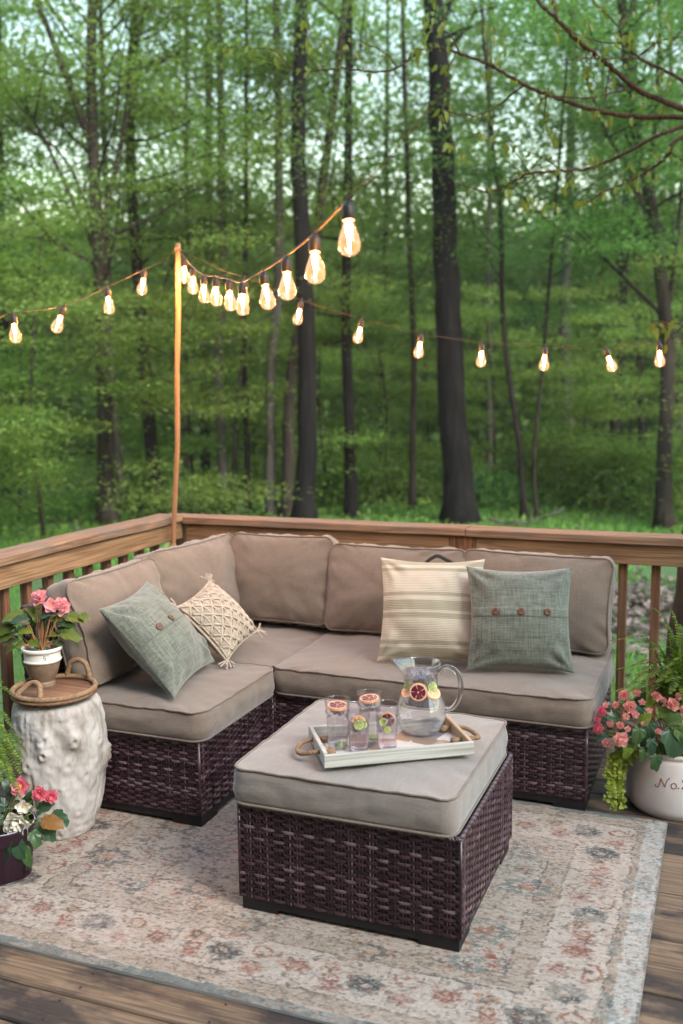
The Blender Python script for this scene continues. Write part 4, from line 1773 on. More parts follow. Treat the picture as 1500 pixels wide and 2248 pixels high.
V, F = lathe([(max(.0005, p[0]), p[1]) for p in sp_], 190)
V2 = []
for x, y_, z in V:
    a = math.atan2(y_, x)
    rad = math.hypot(x, y_)
    k = min(1, rad / .1)
    d = .006 * fbm(x * 6, y_ * 6, z * 4 + 3) + .0025 * fbm(x * 24, y_ * 24, z * 6) + .0045 * fbm(x * 42, y_ * 42, z * 30, 5) - .004 * max(0, abs(mnoise.noise(Vector((x * 40, y_ * 40, z * 3.2)))) - .34) * 3
    for ka, kz, am, s in knots:
        dd = ((a - ka + PI) % (2 * PI) - PI) * rad
        q = math.hypot(dd, (z - kz) * .85)
        d += 1.15 * am * math.exp(-(q / s) ** 2) * (1 + .3 * mnoise.noise(Vector((dd * 90, z * 90, ka)))) - am * 1.3 * math.exp(-(q / (s * .38)) ** 2)
    zf = 1 if z > .02 else z / .02
    d *= k * zf
    V2.append((x * (1 + d / (rad + 1e-6)), y_ * (1 + d / (rad + 1e-6)), max(.001, z + (.004 * fbm(x * 12, y_ * 12, 1) if z > .45 else 0))))
mb = MB()
mb.add(V2, F)
mb.build('stump_body', M['stump'], st)

TR = SC + np.array([.002, -.012, .517])
rt = thing('round_tray', 'round wooden tray with jute wrapped rim and two loop handles on the stump', 'tray', TR)
M['tray_wood'] = wood('walnut_tray', (.24, .13, .075), (.17, .085, .048), (.07, .035, .02), 'x', rough=.5)
TRR = .150
mb = MB()
V, F = lathe([(0, 0), (TRR - .012, 0), (TRR, .004), (TRR + .001, .010), (TRR - .004, .0145), (0, .0145)], 64)
mb.add(V, F)
mb.build('tray_board', M['tray_wood'], rt)


def wrapped(mb, P, r, closed=False, pitch=.0075):
    P = resample(P, .0014)
    s = np.arange(len(P)) * .0014
    rad = r * (1 + .13 * np.abs(np.sin(PI * s / pitch)) + .04 * np.sin(s * 61))
    mb.add(*tube(P, rad, 10, closed=closed))


mb = MB()
wrapped(mb, np.array([((TRR - .007) * math.cos(a), (TRR - .007) * math.sin(a), .0225) for a in np.linspace(0, 2 * PI, 160)]), .0085)
mb.build('rope_rim', M['jute'], rt)
va = math.atan2(-TR[1], -TR[0])
for hd, lean, hh in ((-.72, 1.15, .042), (2.42, .05, .062)):
    mb = MB()
    P = []
    for t in np.linspace(-1, 1, 9):
        a = va + hd + t * .38
        z = .026 + hh * math.sqrt(max(0, 1 - abs(t) ** 2.2))
        rr_ = TRR - .007 - lean * (z - .026)
        P.append((rr_ * math.cos(a), rr_ * math.sin(a), z))
    wrapped(mb, smooth_path(P, 12), .0088)
    mb.build('loop_handle', M['jute'], rt)


def stroke_on_cyl(mb, pts, R, ang0, z0, rad, m=0):
    """bend a flat stroke (x right, y up, metres) round a vertical surface of radius R(z)"""
    P = smooth_path([(p[0], p[1], 0) for p in pts], 8)
    Q = []
    for p in P:
        z = z0 + p[1]
        r = R(z)
        a = ang0 + p[0] / r
        Q.append((r * math.cos(a), r * math.sin(a), z))
    mb.add(*tube(Q, rad, 6), m=m)


# ---- small pot
PC = at_z(96, 1502, TR[2] + .015)
PC[2] = TR[2] + .0150
fl_ = thing('flower_pot', 'small two tone pot with glazed white rim on the round wooden tray', 'flower pot', PC)
pf = [(.0, .0), (.040, .0), (.0425, .003), (.0430, .012), (.0405, .018), (.0485, .035), (.0580, .062), (.0625, .083), (.0640, .088)]
ptop = [(.0640, .088), (.0685, .092), (.0690, .097), (.0660, .100), (.0650, .122), (.0665, .126), (.0720, .130), (.0735, .136), (.0715, .142), (.0665, .142), (.0640, .134), (.0600, .100)]
M['stoneware'] = simple('brown_stoneware', (.15, .10, .065), (.24, .165, .11), 35, .55, .3, .002)
m, nt, b, o = newmat('white_glaze')
f = noisetex(nt, texco(nt), 24, 4)
r = ramp(nt, [(.30, (.22, .14, .09)), (.36, (.70, .66, .60)), (.8, (.78, .75, .70))])
nt.links.new(f, r.inputs[0])
nt.links.new(r.outputs[0], b.inputs['Base Color'])
b.inputs['Roughness'].default_value = .15
M['glaze'] = m
mb = MB()
V, F = lathe([(p[0], p[1]) for p in smooth_path([(r, z, 0) for r, z in pf], 4)], 48)
mb.add(V, F)
mb.build('pot_body', M['stoneware'], fl_)
mb = MB()
V, F = lathe([(p[0], p[1]) for p in smooth_path([(r, z, 0) for r, z in ptop], 4)], 48)
mb.add(V, F)
rimo = mb.build('pot_rim', M['glaze'], fl_)
mb = MB()
fa = math.atan2(-PC[1], -PC[0])
for pts in ([(.0035, .007), (-.003, .007), (-.0035, .001), (.002, .0015), (.0035, -.003), (.001, -.007), (-.0035, -.006)],):
    stroke_on_cyl(mb, pts, lambda z: .0652, fa + .12, .112, .0009)
mb.build('number_stamp', M['strap'], rimo)
mb = MB()
mb.add(*lathe([(0, .122), (.063, .119)], 24))
mb.build('soil', M['soil'], fl_)


# ------------------------------------------------------------------ plant makers
def leaf_outline(n=26, lobes=7, jag=.10, tip=.35, asym=.12):
    """begonia leaf: heart shaped with a point, jagged; stalk joins at the origin, tip along +x"""
    P = []
    for k in range(n + 1):
        t = -PI * .93 + 2 * PI * .93 * k / n
        r = .55 + .22 * math.cos(t) + tip * math.exp(-(t / .38) ** 2)
        r *= 1 + jag * (abs(math.sin(t * lobes / 2)) - .5)
        if t > 0:
            r *= 1 + asym
        P.append((r * math.cos(t) + .12, r * math.sin(t) * .92))
    return np.array(P)


def add_leaf(mb, c, d, nn, size, m=0, fold=.25, droop=.35, seed=0, outline=None):
    O = leaf_outline() if outline is None else outline
    d, nn = nrm(d), nrm(nn)
    s = nrm(np.cross(nn, d))
    nn = np.cross(d, s)
    rg = random.Random(seed)
    w = [rg.uniform(.9, 1.1) for _ in O]
    n = len(O)
    V = []
    for f in (.0, .35, .7, 1.0):
        for k, (x, y_) in enumerate(O):
            xx, yy = x * f * w[k], y_ * f * w[k]
            z = fold * abs(yy) - droop * xx * abs(xx) * .8 + .05 * math.sin(k * 1.7 + seed) * f * f
            V.append(c + size * (d * xx + s * yy + nn * z))
    F = []
    for q in range(3):
        for k in range(n - 1):
            F.append((q * n + k, q * n + k + 1, (q + 1) * n + k + 1, (q + 1) * n + k))
    mb.add(V, F, m)


def petal(mb, c, d, nn, L, W, cup=.4, m=0, seed=0, ruff=.05):
    d, nn = nrm(d), nrm(nn)
    s = nrm(np.cross(nn, d))
    nn = np.cross(d, s)
    V = []
    rg = random.Random(seed)
    ph = rg.uniform(0, 6)
    for i in range(6):
        t = i / 5
        hw = W / 2 * (math.sin(PI * min(1, .12 + t * .80)) ** .65)
        for j in range(5):
            q = (j - 2) / 2
            z = cup * L * (t * t * .8) + .18 * W * q * q + ruff * L * t * math.sin(q * 5 + ph)
            V.append(c + d * (t * L * (1 - .10 * q * q * t)) + s * hw * q + nn * z)
    F = [(i * 5 + j, i * 5 + j + 1, (i + 1) * 5 + j + 1, (i + 1) * 5 + j) for i in range(5) for j in range(4)]
    mb.add(V, F, m)


def double_flower(c, nn, R, mat, name, parent, seed=0, layers=4, open_=1.0, center=False):
    nn = nrm(nn)
    x = nrm(np.cross(nn, [.3, .2, 1]))
    y_ = np.cross(nn, x)
    mb = MB()
    rg = random.Random(seed)
    for l in range(layers):
        f = 1 - l / (layers + .6)
        k = [7, 6, 6, 5, 4][l] if layers > 2 else [5, 4][l]
        for i in range(k):
            a = 2 * PI * (i + .5 * l) / k + rg.uniform(-.15, .15)
            el = (.05 + l * .38) * open_ + rg.uniform(-.08, .08)
            d = (x * math.cos(a) + y_ * math.sin(a)) * math.cos(el) + nn * math.sin(el)
            up_ = nn * math.cos(el) - (x * math.cos(a) + y_ * math.sin(a)) * math.sin(el)
            petal(mb, c + nn * l * R * .08, d, up_, R * (.55 + .5 * f) * rg.uniform(.9, 1.08), R * (.62 + .35 * f), .25 + .12 * l, 0, rg.random(), .07)
    if center:
        for i in range(9):
            V, F = lathe([(0, -1), (.8, -.5), (1, 0), (.8, .5), (0, 1)], 6)
            mb.add(V * R * .09 + c + nn * R * .22 + x * rg.uniform(-1, 1) * R * .14 + y_ * rg.uniform(-1, 1) * R * .14, F, 1)
    return mb.build(name, [mat, M['yellow']], parent)


def fern_frond(mb, P, wmax, seed=0, m=0, pairs=None):
    P = smooth_path(P, 10)
    L = np.concatenate([[0], np.cumsum(np.linalg.norm(np.diff(P, axis=0), axis=1))])
    step = .0105
    n = pairs or int(L[-1] / step)
    rg = random.Random(seed)
    mb.add(*tube(P, np.linspace(.0018, .0006, len(P)), 5), m=m)
    for k in range(2, n):
        t = k / n
        s = t * L[-1]
        p = np.array([np.interp(s, L, P[:, q]) for q in range(3)])
        p2 = np.array([np.interp(min(L[-1], s + .01), L, P[:, q]) for q in range(3)])
        d = nrm(p2 - p) if np.linalg.norm(p2 - p) > 1e-5 else nrm(P[-1] - P[-3])
        side = nrm(np.cross(d, [0.02, .03, 1]))
        upv = np.cross(side, d)
        wl = wmax * min(1, t * 5) * (1 - t) ** .55 * (1 + .1 * rg.uniform(-1, 1))
        for sg in (1, -1):
            ax = nrm(side * sg + d * .32 + upv * rg.uniform(-.05, .30))
            up2 = nrm(np.cross(ax, d) * sg)
            wd = step * .48 * (L[-1] / n / step)
            nn = np.cross(ax, d)
            V = [p, p + ax * wl * .22 + d * wd, p + ax * wl * .7 + d * wd * .8 - upv * wl * .06, p + ax * wl - upv * wl * .16,
                 p + ax * wl * .7 - d * wd * .5 - upv * wl * .06, p + ax * wl * .2 - d * wd * .7]
            mb.add(V, [(0, 1, 2, 5), (5, 2, 3, 4)], m, False)


def plant_root(name, label, cat, c, group=None):
    return thing(name, label, cat, c, 0, group)


# ---- begonia in the small pot (coordinates relative to the pot's soil)
bp = plant_root('begonia_plant', 'pink begonia with three blooms and bright green leaves in the small pot', 'plant', PC + np.array([0, 0, .12]))
B0 = np.array(bp.location)
pdep = (PC - CAM) @ FW


def pxp(px, py, dd=0.0, base=pdep, origin=None):
    return at_d(px, py, base + dd) - (B0 if origin is None else origin)


ms, ml = MB(), MB()
leafs = [(52, 1352, 0, 30, 1, (-1, .2)), (78, 1340, .02, 26, 1, (.3, 1)), (92, 1352, -.02, 25, 0, (.6, .5)), (28, 1375, .0, 27, 1, (-1, -.4)), (60, 1362, -.03, 24, 0, (-.5, .3)),
         (22, 1392, -.01, 26, 1, (-1, -.6)), (112, 1360, .03, 20, 1, (.6, .3)), (150, 1355, .02, 24, 1, (1, -.1)), (178, 1352, .02, 16, 1, (1, -.2)), (140, 1390, -.02, 27, 1, (1, -.25)),
         (128, 1383, .0, 18, 0, (.6, .3)), (62, 1432, -.045, 20, 0, (-.4, -1)), (50, 1410, -.04, 14, 1, (-1, -.5)), (30, 1420, -.03, 15, 1, (-1, -.8)), (70, 1405, -.02, 16, 1, (.3, -.3)),
         (100, 1376, .04, 22, 0, (.5, 1)), (80, 1368, .05, 22, 0, (-.2, 1)), (58, 1384, .05, 20, 0, (-.7, .3)), (118, 1412, -.02, 15, 0, (.8, .2)), (100, 1425, -.05, 13, 0, (.3, -.8)), (78, 1428, -.055, 15, 0, (-.5, -.6)), (86, 1358, .03, 26, 1, (-.2, .8)), (44, 1362, .02, 24, 0, (-.8, .4)), (120, 1348, .04, 22, 1, (.5, .6)), (132, 1368, .01, 22, 0, (.9, .1)), (68, 1385, -.03, 18, 1, (-.5, .2)), (105, 1395, .0, 18, 1, (.4, .3)), (36, 1402, .01, 20, 0, (-.9, -.2))]
for k, (px, py, dd, sz, lt, dr_) in enumerate(leafs):
    p = pxp(px, py, dd)
    size = sz * pdep / FPX * 1.15
    d = RT * dr_[0] + UP * dr_[1] * .6 - FW * .3
    add_leaf(ml, p, d, nrm(UP * 1.0 - FW * .75 + RT * R0.uniform(-.4, .4)), size, lt, .15, .4, k)
    root = np.array([R0.uniform(-.012, .012), R0.uniform(-.012, .012), .0])
    midp = (root * .45 + p * .55) + np.array([0, 0, -.012])
    ms.add(*tube(smooth_path([root, midp, p], 6), np.linspace(.0030, .0018, 13), 6))
fl3 = [(88, 1313, -.01, 19, (-.2, .5)), (113, 1329, -.03, 17, (.05, .15)), (134, 1332, -.005, 20, (.45, .2))]
for k, (px, py, dd, sz, dr_) in enumerate(fl3):
    p = pxp(px, py, dd)
    ms.add(*tube(smooth_path([(0, 0, 0), p * .6 + np.array([.004, 0, 0]), p], 6), np.linspace(.0036, .0022, 13), 6))
    nn = -FW + RT * dr_[0] + UP * dr_[1]
    double_flower(p, nn, sz * pdep / FPX, M['pink'], 'flower', bp, k + 1, 2 if k == 1 else 5, 1.0 if k != 1 else .5, k == 1)
ms.build('stems', M['stem'], bp)
ml.build('leaves', [M['begonia_leaf'], M['begonia_leaf_light']], bp)

# ---- purple plastic pot with begonias, lower left
NC = at_d(2, 1948, 1) - CAM
NC = at_z(9, 1922, 0)
NR = .100
npot = thing('plastic_pot', 'dark purple ribbed nursery pot standing on the rug', 'flower pot', (NC[0], NC[1], .008))
m, nt, b, o = newmat('purple_plastic')
f = noisetex(nt, texco(nt), 30, 4)
r = ramp(nt, [(.3, (.010, .003, .007)), (.7, (.026, .006, .017))])
nt.links.new(f, r.inputs[0])
nt.links.new(r.outputs[0], b.inputs['Base Color'])
b.inputs['Roughness'].default_value = .32
bump(nt, b, noisetex(nt, texco(nt), 200, 2), .15, .001)
M['purple'] = m
mb = MB()
prof = [(.0, 0), (.083, 0), (.085, .004), (.088, .02), (.104, .132), (.104, .134), (.110, .135), (.114, .172), (.1145, .176), (.112, .177), (.107, .175), (.100, .135)]
V, F = lathe([(p[0], p[1]) for p in smooth_path([(r, z, 0) for r, z in prof], 3)], 120)
V = np.array(V)
an = np.arctan2(V[:, 1], V[:, 0])
rib = np.where((V[:, 2] > .006) & (V[:, 2] < .131), 1, 0)
sc_ = 1 + rib * .022 * (np.cos(an * 24) > .2)
V[:, :2] *= sc_[:, None]
mb.add(V, F)
mb.build('pot_wall', M['purple'], npot)
mb = MB()
mb.add(*tube(np.array([(.1065 * math.cos(a), .1065 * math.sin(a), .1775) for a in np.linspace(0, 2 * PI, 64, endpoint=False)]), .0022, 6, closed=True))
mb.build('pale_rim', simple('pale_plastic', (.45, .42, .55), (.55, .52, .62), 30, .4, 0), npot)
mb = MB()
mb.add(*lathe([(0, .160), (.103, .156)], 24))
mb.build('soil', M['soil'], npot)
b2 = plant_root('begonia_plant', 'begonia with white and deep pink blooms in the purple pot', 'plant', (NC[0], NC[1], .165))
B2 = np.array(b2.location)
nd = (B2 - CAM) @ FW
ms, ml = MB(), MB()
q2 = lambda px, py, dd=0: at_d(px, py, nd + dd) - B2
for k, (px, py, dd, sz, dr_) in enumerate([(92, 1808, .0, 30, (.6, -.5)), (118, 1790, .01, 26, (.9, -.3)), (85, 1778, .03, 25, (.6, .4)), (12, 1842, -.08, 34, (-.3, -1)), (38, 1850, -.07, 26, (.3, -1)), (50, 1862, -.05, 22, (.4, -1)),
                                            (0, 1800, -.05, 28, (-.8, .3)), (30, 1740, .04, 24, (-.2, .8)), (62, 1765, .05, 24, (.2, .6)), (10, 1770, 0, 26, (-.7, .5)), (70, 1830, -.04, 22, (.6, -.7)), (-15, 1860, -.08, 30, (-.6, -.8)), (-40, 1790, 0, 32, (-1, 0)), (45, 1800, .04, 26, (.2, .3)),
                                            (-30, 1740, .03, 28, (-.5, .6)), (60, 1880, -.06, 16, (.3, -1))]):
    p = q2(px, py, dd)
    add_leaf(ml, p, RT * dr_[0] + UP * dr_[1] - FW * .4, nrm(UP * .8 - FW * .9 + RT * R0.uniform(-.4, .4)), sz * nd / FPX * 1.15, 0, .15, .5, k + 40)
    ms.add(*tube(smooth_path([np.array([R0.uniform(-.02, .02), R0.uniform(-.02, .02), -.004]), p * .5, p], 5), .0022, 5))
p = q2(98, 1803, -.03)
add_leaf(ml, p, RT * 1 - UP * .12 - FW * .2, nrm(UP - FW * .8), 34 * nd / FPX, 1, .1, .3, 77)
ms.add(*tube(smooth_path([np.zeros(3), p * .5, p], 5), .0022, 5))
for k, (px, py, dd, sz, dr_, mt, ly) in enumerate([(46, 1726, .0, 21, (-.1, .2), 'hot', 2), (88, 1742, .0, 17, (.1, .1), 'hot', 3), (112, 1748, .02, 15, (.5, .1), 'hot', 3), (52, 1770, -.02, 17, (.15, -.1), 'white_p', 2), (40, 1805, -.04, 31, (-.1, -.3), 'white_p', 4), (44, 1748, .02, 12, (.0, .8), 'white_p', 2), (-22, 1790, 0, 24, (-.5, .2), 'white_p', 3)]):
    p = q2(px, py, dd)
    ms.add(*tube(smooth_path([np.zeros(3), p * .55, p], 5), .0022, 5))
    double_flower(p, -FW + RT * dr_[0] + UP * dr_[1], sz * nd / FPX, M[mt], 'flower', b2, 20 + k, ly, .7 if ly > 2 else .45, ly == 2)
ms.build('stems', M['green_stem'], b2)
ml.build('leaves', [M['begonia_leaf'], M['bronze_leaf']], b2)

# ---- fern at the far left, in a clay pot mostly outside the frame
FC = np.array([-2.50, 2.62, 0])
fp = thing('clay_pot', 'brown clay pot of the fern at the left edge beside the stump', 'flower pot', (FC[0], FC[1], .002))
mb = MB()
V, F = lathe([(p[0], p[1]) for p in smooth_path([(r, z, 0) for r, z in [(.0, 0), (.075, 0), (.08, .005), (.105, .17), (.106, .175), (.118, .177), (.121, .21), (.117, .213), (.108, .21), (.100, .17)]], 3)], 48)
mb.add(V, F)
mb.build('pot_body', M['stoneware'], fp)
mb = MB()
mb.add(*lathe([(0, .195), (.108, .19)], 24))
mb.build('soil', M['soil'], fp)
fern1 = plant_root('fern', 'green fern with long fronds at the left edge beside the white stump', 'plant', (FC[0], FC[1], .195))
F0 = np.array(fern1.location)
tips = [(48, 1700, -.30, .07), (42, 1745, -.42, .055), (32, 1530, -.1, .05), (10, 1500, -.05, .05), (30, 1600, -.2, .045), (-40, 1520, 0, .05), (20, 1640, -.45, .05), (-30, 1700, -.35, .06), (-10, 1570, .05, .045), (28, 1665, -.1, .045), (-80, 1600, .1, .05), (5, 1720, -.5, .06), (60, 1655, -.22, .04), (-60, 1650, -.3, .05), (22, 1560, .1, .04), (15, 1690, -.4, .06), (30, 1730, -.45, .055), (-15, 1640, -.3, .055), (12, 1610, -.2, .05), (50, 1675, -.35, .05)]
fd = (F0 - CAM) @ FW
for k, (px, py, dd, wm) in enumerate(tips):
    tip = at_d(px, py, fd + dd) - F0
    midp = tip * .5 + np.array([0, 0, .05 + .16 * (np.hypot(tip[0], tip[1])) + max(0, tip[2]) * .25])
    mb = MB()
    fern_frond(mb, [np.array([R0.uniform(-.02, .02), R0.uniform(-.02, .02), 0]), midp * np.array([.75, .75, .8]), midp * .5 + tip * .5 + np.array([0, 0, .03]), tip], wm, k)
    mb.build('frond', M['fern'], fern1)

# ================================================================== CROCK ON THE RIGHT
CC = np.array([-.162, 3.765, 0])
crock = thing('crock', 'rounded white stoneware crock marked No. 2 at the right end of the sofa', 'planter', (CC[0], CC[1], .001))
m, nt, b, o = newmat('crock_glaze')
f = noisetex(nt, texco(nt), 5, 3)
r = ramp(nt, [(.35, (.50, .42, .36)), (.65, (.62, .58, .56))])
nt.links.new(f, r.inputs[0])
nt.links.new(r.outputs[0], b.inputs['Base Color'])
b.inputs['Roughness'].default_value = .35
bump(nt, b, noisetex(nt, texco(nt), 60, 2), .06, .002)
M['crock'] = m
cp_ = [(.0, 0), (.125, 0), (.143, .006), (.156, .028), (.162, .07), (.163, .12), (.158, .17), (.148, .208), (.140, .222), (.144, .232), (.144, .240), (.138, .244), (.130, .238), (.126, .20)]
csm = smooth_path([(r, z, 0) for r, z in cp_], 4)
mb = MB()
mb.add(*lathe([(p[0], p[1]) for p in csm], 80))
mb.build('crock_body', M['crock'], crock)
Rc = lambda z: float(np.interp(z, [p[1] for p in csm[8:40]], [p[0] for p in csm[8:40]]))
mb = MB()
ca = math.atan2(-CC[1], -CC[0])
u = .034 / 1.0
GL = {
    'N': [[(-.012, .006), (-.016, .002), (-.013, -.004), (-.006, -.002), (.000, .012), (.004, .030)], [(.004, .030), (.010, .018), (.018, .001)], [(.018, .001), (.021, .014), (.026, .028), (.034, .036)]],
    'o': [[(.006 * math.cos(a) * 1.5 + .049, .009 + .010 * math.sin(a)) for a in np.linspace(0, 2 * PI, 12)]],
    '2': [[(.078, .026), (.081, .033), (.088, .035), (.093, .029), (.090, .020), (.083, .010), (.077, .001), (.084, .003), (.090, .0015), (.097, .004)]],
}
for kk, strokes in GL.items():
    for s in strokes:
        stroke_on_cyl(mb, [(x * 1.0 - .040, y_) for x, y_ in s], Rc, ca, .132, .0019)
V, F = lathe([(0, -1), (.8, -.5), (1, 0), (.8, .5), (0, 1)], 10)
a = ca + (.066 - .040) / Rc(.134)
mb.add(V * .0032 + np.array([Rc(.134) * math.cos(a), Rc(.134) * math.sin(a), .134]), F)
mb.build('lettering', simple('brown_lettering', (.20, .085, .05), (.26, .12, .07), 60, .5, .1, .001), crock)
mb = MB()
mb.add(*lathe([(0, .225), (.130, .22)], 30))
mb.build('soil', M['soil'], crock)

C0 = CC + np.array([0, 0, .225])
cdp = (C0 - CAM) @ FW
fern2 = plant_root('fern', 'tall arching fern rising from the white crock in front of the railing', 'plant', C0 + np.array([.03, .05, 0]))
O2 = np.array(fern2.location)
tips = [(1330, 1408, -.05, .040), (1422, 1335, .05, .035), (1468, 1338, .0, .045), (1432, 1385, -.02, .045), (1490, 1370, .05, .05), (1520, 1400, .0, .05), (1370, 1490, -.12, .045), (1345, 1520, -.16, .035), (1400, 1430, -.08, .05),
        (1450, 1420, -.10, .05), (1480, 1450, -.15, .05), (1510, 1480, -.18, .05), (1400, 1500, -.18, .05), (1440, 1500, -.22, .05), (1470, 1525, -.25, .05), (1550, 1450, -.05, .05), (1385, 1460, -.02, .045), (1420, 1455, .0, .05),
        (1500, 1540, -.2, .05), (1455, 1470, -.18, .045), (1540, 1380, .08, .05), (1415, 1520, -.15, .045), (1360, 1545, -.1, .03), (1495, 1420, .02, .05), (1385, 1410, .06, .04), (1445, 1365, .06, .04), (1405, 1480, -.1, .05), (1350, 1470, -.05, .04), (1460, 1500, -.2, .05), (1435, 1440, -.05, .05), (1478, 1400, .0, .05), (1375, 1520, -.14, .045)]
fdp = (O2 - CAM) @ FW
for k, (px, py, dd, wm) in enumerate(tips):
    tip = at_d(px, py, fdp + dd) - O2
    h = max(tip[2], .02)
    midp = np.array([tip[0] * .45, tip[1] * .45, h * .72 + .05 + .22 * np.hypot(tip[0], tip[1])])
    q = np.array([tip[0] * .78, tip[1] * .78, h * .98 + .06 * np.hypot(tip[0], tip[1])])
    mb = MB()
    fern_frond(mb, [np.array([R0.uniform(-.03, .03), R0.uniform(-.03, .03), 0]), np.array([tip[0] * .15, tip[1] * .15, h * .38 + .03]), midp, q, tip], wm, 50 + k)
    mb.build('frond', M['fern'], fern2)

b3 = plant_root('begonia_plant', 'coral flowered begonia with dark lobed leaves filling the white crock', 'plant', C0 + np.array([0, -.05, 0]))
B3 = np.array(b3.location)
bd = (B3 - CAM) @ FW
q3 = lambda px, py, dd=0: at_d(px, py, bd + dd) - B3
ms, ml = MB(), MB()
for k, (px, py, dd, sz, dr_, lt) in enumerate([(1360, 1580, -.04, 24, (-.6, .4), 0), (1425, 1590, -.08, 34, (-.4, -.9), 0), (1470, 1605, -.10, 40, (.25, -1), 0), (1412, 1562, -.03, 24, (-.6, .4), 0), (1405, 1548, .02, 26, (.2, .8), 0), (1450, 1565, -.05, 24, (.9, .0), 1), (1475, 1575, -.06, 24, (.8, -.2), 1),
                                               (1380, 1600, -.03, 24, (-.7, -.4), 0), (1440, 1660, -.10, 22, (-.2, -1), 0), (1395, 1570, .0, 22, (-.3, .7), 0), (1500, 1560, -.03, 28, (.6, .3), 1), (1510, 1610, -.08, 32, (.6, -.7), 0), (1345, 1605, -.03, 20, (-1, -.2), 0), (1395, 1625, -.08, 22, (-.6, -.8), 0), (1430, 1625, -.1, 22, (.0, -1), 0),
                                               (1480, 1640, -.09, 22, (.3, -1), 0), (1415, 1645, -.1, 18, (-.3, -1), 0), (1385, 1555, .03, 26, (-.5, .5), 0), (1440, 1545, .03, 26, (.2, .8), 0), (1475, 1545, .03, 24, (.5, .8), 0), (1372, 1625, -.05, 20, (-.7, -.6), 0), (1450, 1635, -.06, 24, (.1, -.8), 0), (1340, 1585, -.01, 18, (-.9, .3), 0), (1355, 1560, .0, 20, (-.5, .7), 0), (1330, 1612, -.05, 16, (-.9, -.3), 0), (1408, 1585, -.09, 20, (.2, .3), 1), (1428, 1548, -.02, 22, (.0, .8), 1), (1466, 1590, -.09, 26, (.5, .5), 0), (1490, 1600, -.1, 26, (.4, -.8), 1), (1404, 1600, -.1, 24, (-.3, -.9), 0), (1380, 1640, -.08, 18, (-.4, -.9), 1)]):
    p = q3(px, py, dd)
    add_leaf(ml, p, RT * dr_[0] + UP * dr_[1] - FW * .35, nrm(UP * .75 - FW * 1.0 + RT * R0.uniform(-.35, .35)), sz * bd / FPX * 1.1, lt, .12, .4, k + 90)
    ms.add(*tube(smooth_path([np.array([R0.uniform(-.05, .05), R0.uniform(-.03, .03), 0]), p * .55 + np.array([0, 0, .01]), p], 5), .0022, 5))
for k, (px, py, dd, sz, dr_, ly) in enumerate([(1370, 1527, -.02, 14, (-.2, .5), 3), (1397, 1523, .0, 12, (.0, .9), 2), (1383, 1550, -.06, 15, (-.1, .0), 3), (1394, 1568, -.07, 10, (.2, -.1), 2), (1375, 1572, -.07, 9, (-.2, .0), 2), (1440, 1530, -.04, 12, (.2, .6), 3), (1476, 1548, -.06, 16, (.2, .4), 3),
                                               (1323, 1562, -.05, 12, (-.6, .2), 3), (1313, 1578, -.05, 9, (-.6, -.1), 2), (1315, 1598, -.06, 14, (-.7, -.1), 4), (1332, 1630, -.09, 11, (-.3, -.1), 3), (1361, 1622, -.11, 19, (.0, -.1), 5), (1395, 1610, -.07, 7, (-.1, -.5), 2), (1500, 1560, -.06, 14, (.4, .2), 3), (1495, 1580, -.06, 10, (.3, 0), 2), (1460, 1552, -.03, 9, (.0, .4), 2), (1504, 1628, -.08, 10, (.2, 0), 3), (1352, 1548, -.03, 9, (-.3, .4), 3), (1410, 1543, -.03, 9, (.0, .7), 2), (1425, 1560, -.07, 8, (.0, .2), 2), (1340, 1588, -.06, 9, (-.5, .1), 3), (1378, 1600, -.1, 8, (-.1, 0), 2), (1455, 1538, -.03, 9, (.2, .7), 3), (1488, 1530, -.03, 10, (.3, .6), 3), (1412, 1588, -.1, 7, (0, 0), 2), (1330, 1548, -.03, 8, (-.5, .4), 2), (1445, 1605, -.11, 8, (.1, -.1), 3), (1362, 1592, -.09, 9, (-.2, .1), 3)]):
    p = q3(px, py, dd)
    ms.add(*tube(smooth_path([np.array([R0.uniform(-.04, .04), 0, 0]), p * .55 + np.array([0, 0, .01]), p], 5), .0016, 5))
    double_flower(p, -FW * .9 + RT * dr_[0] + UP * dr_[1], sz * .95 * bd / FPX, M['coral'] if k not in (7, 8, 9) else M['hot'], 'flower', b3, 60 + k, ly, 1.0 if ly > 2 else 1.6)
ms.build('stems', M['stem'], b3)
ml.build('leaves', [M['begonia_leaf'], M['begonia_leaf_light']], b3)

cj = plant_root('creeping_jenny', 'yellow green creeping jenny trailing over the left side of the crock', 'plant', C0 + np.array([-.11, -.04, 0]))
J0 = np.array(cj.location)
jd = (J0 - CAM) @ FW
ms, ml = MB(), MB()
coin = np.array([(.5 + .5 * math.cos(t), .48 * math.sin(t)) for t in np.linspace(-PI, PI, 12)])
trails = [[(1372, 1640), (1345, 1680), (1340, 1730), (1350, 1768)], [(1380, 1640), (1358, 1670), (1355, 1710), (1356, 1750)], [(1390, 1645), (1372, 1665), (1366, 1690), (1362, 1720)], [(1375, 1635), (1342, 1665), (1332, 1705)], [(1395, 1640), (1390, 1660), (1378, 1680)],
          [(1380, 1635), (1362, 1648), (1345, 1668)], [(1400, 1640), (1398, 1655), (1388, 1668)], [(1405, 1630), (1415, 1625), (1428, 1630)], [(1370, 1645), (1350, 1690), (1345, 1740), (1345, 1775)], [(1385, 1640), (1370, 1680), (1362, 1730), (1368, 1770)], [(1350, 1700), (1338, 1730), (1330, 1755)]]
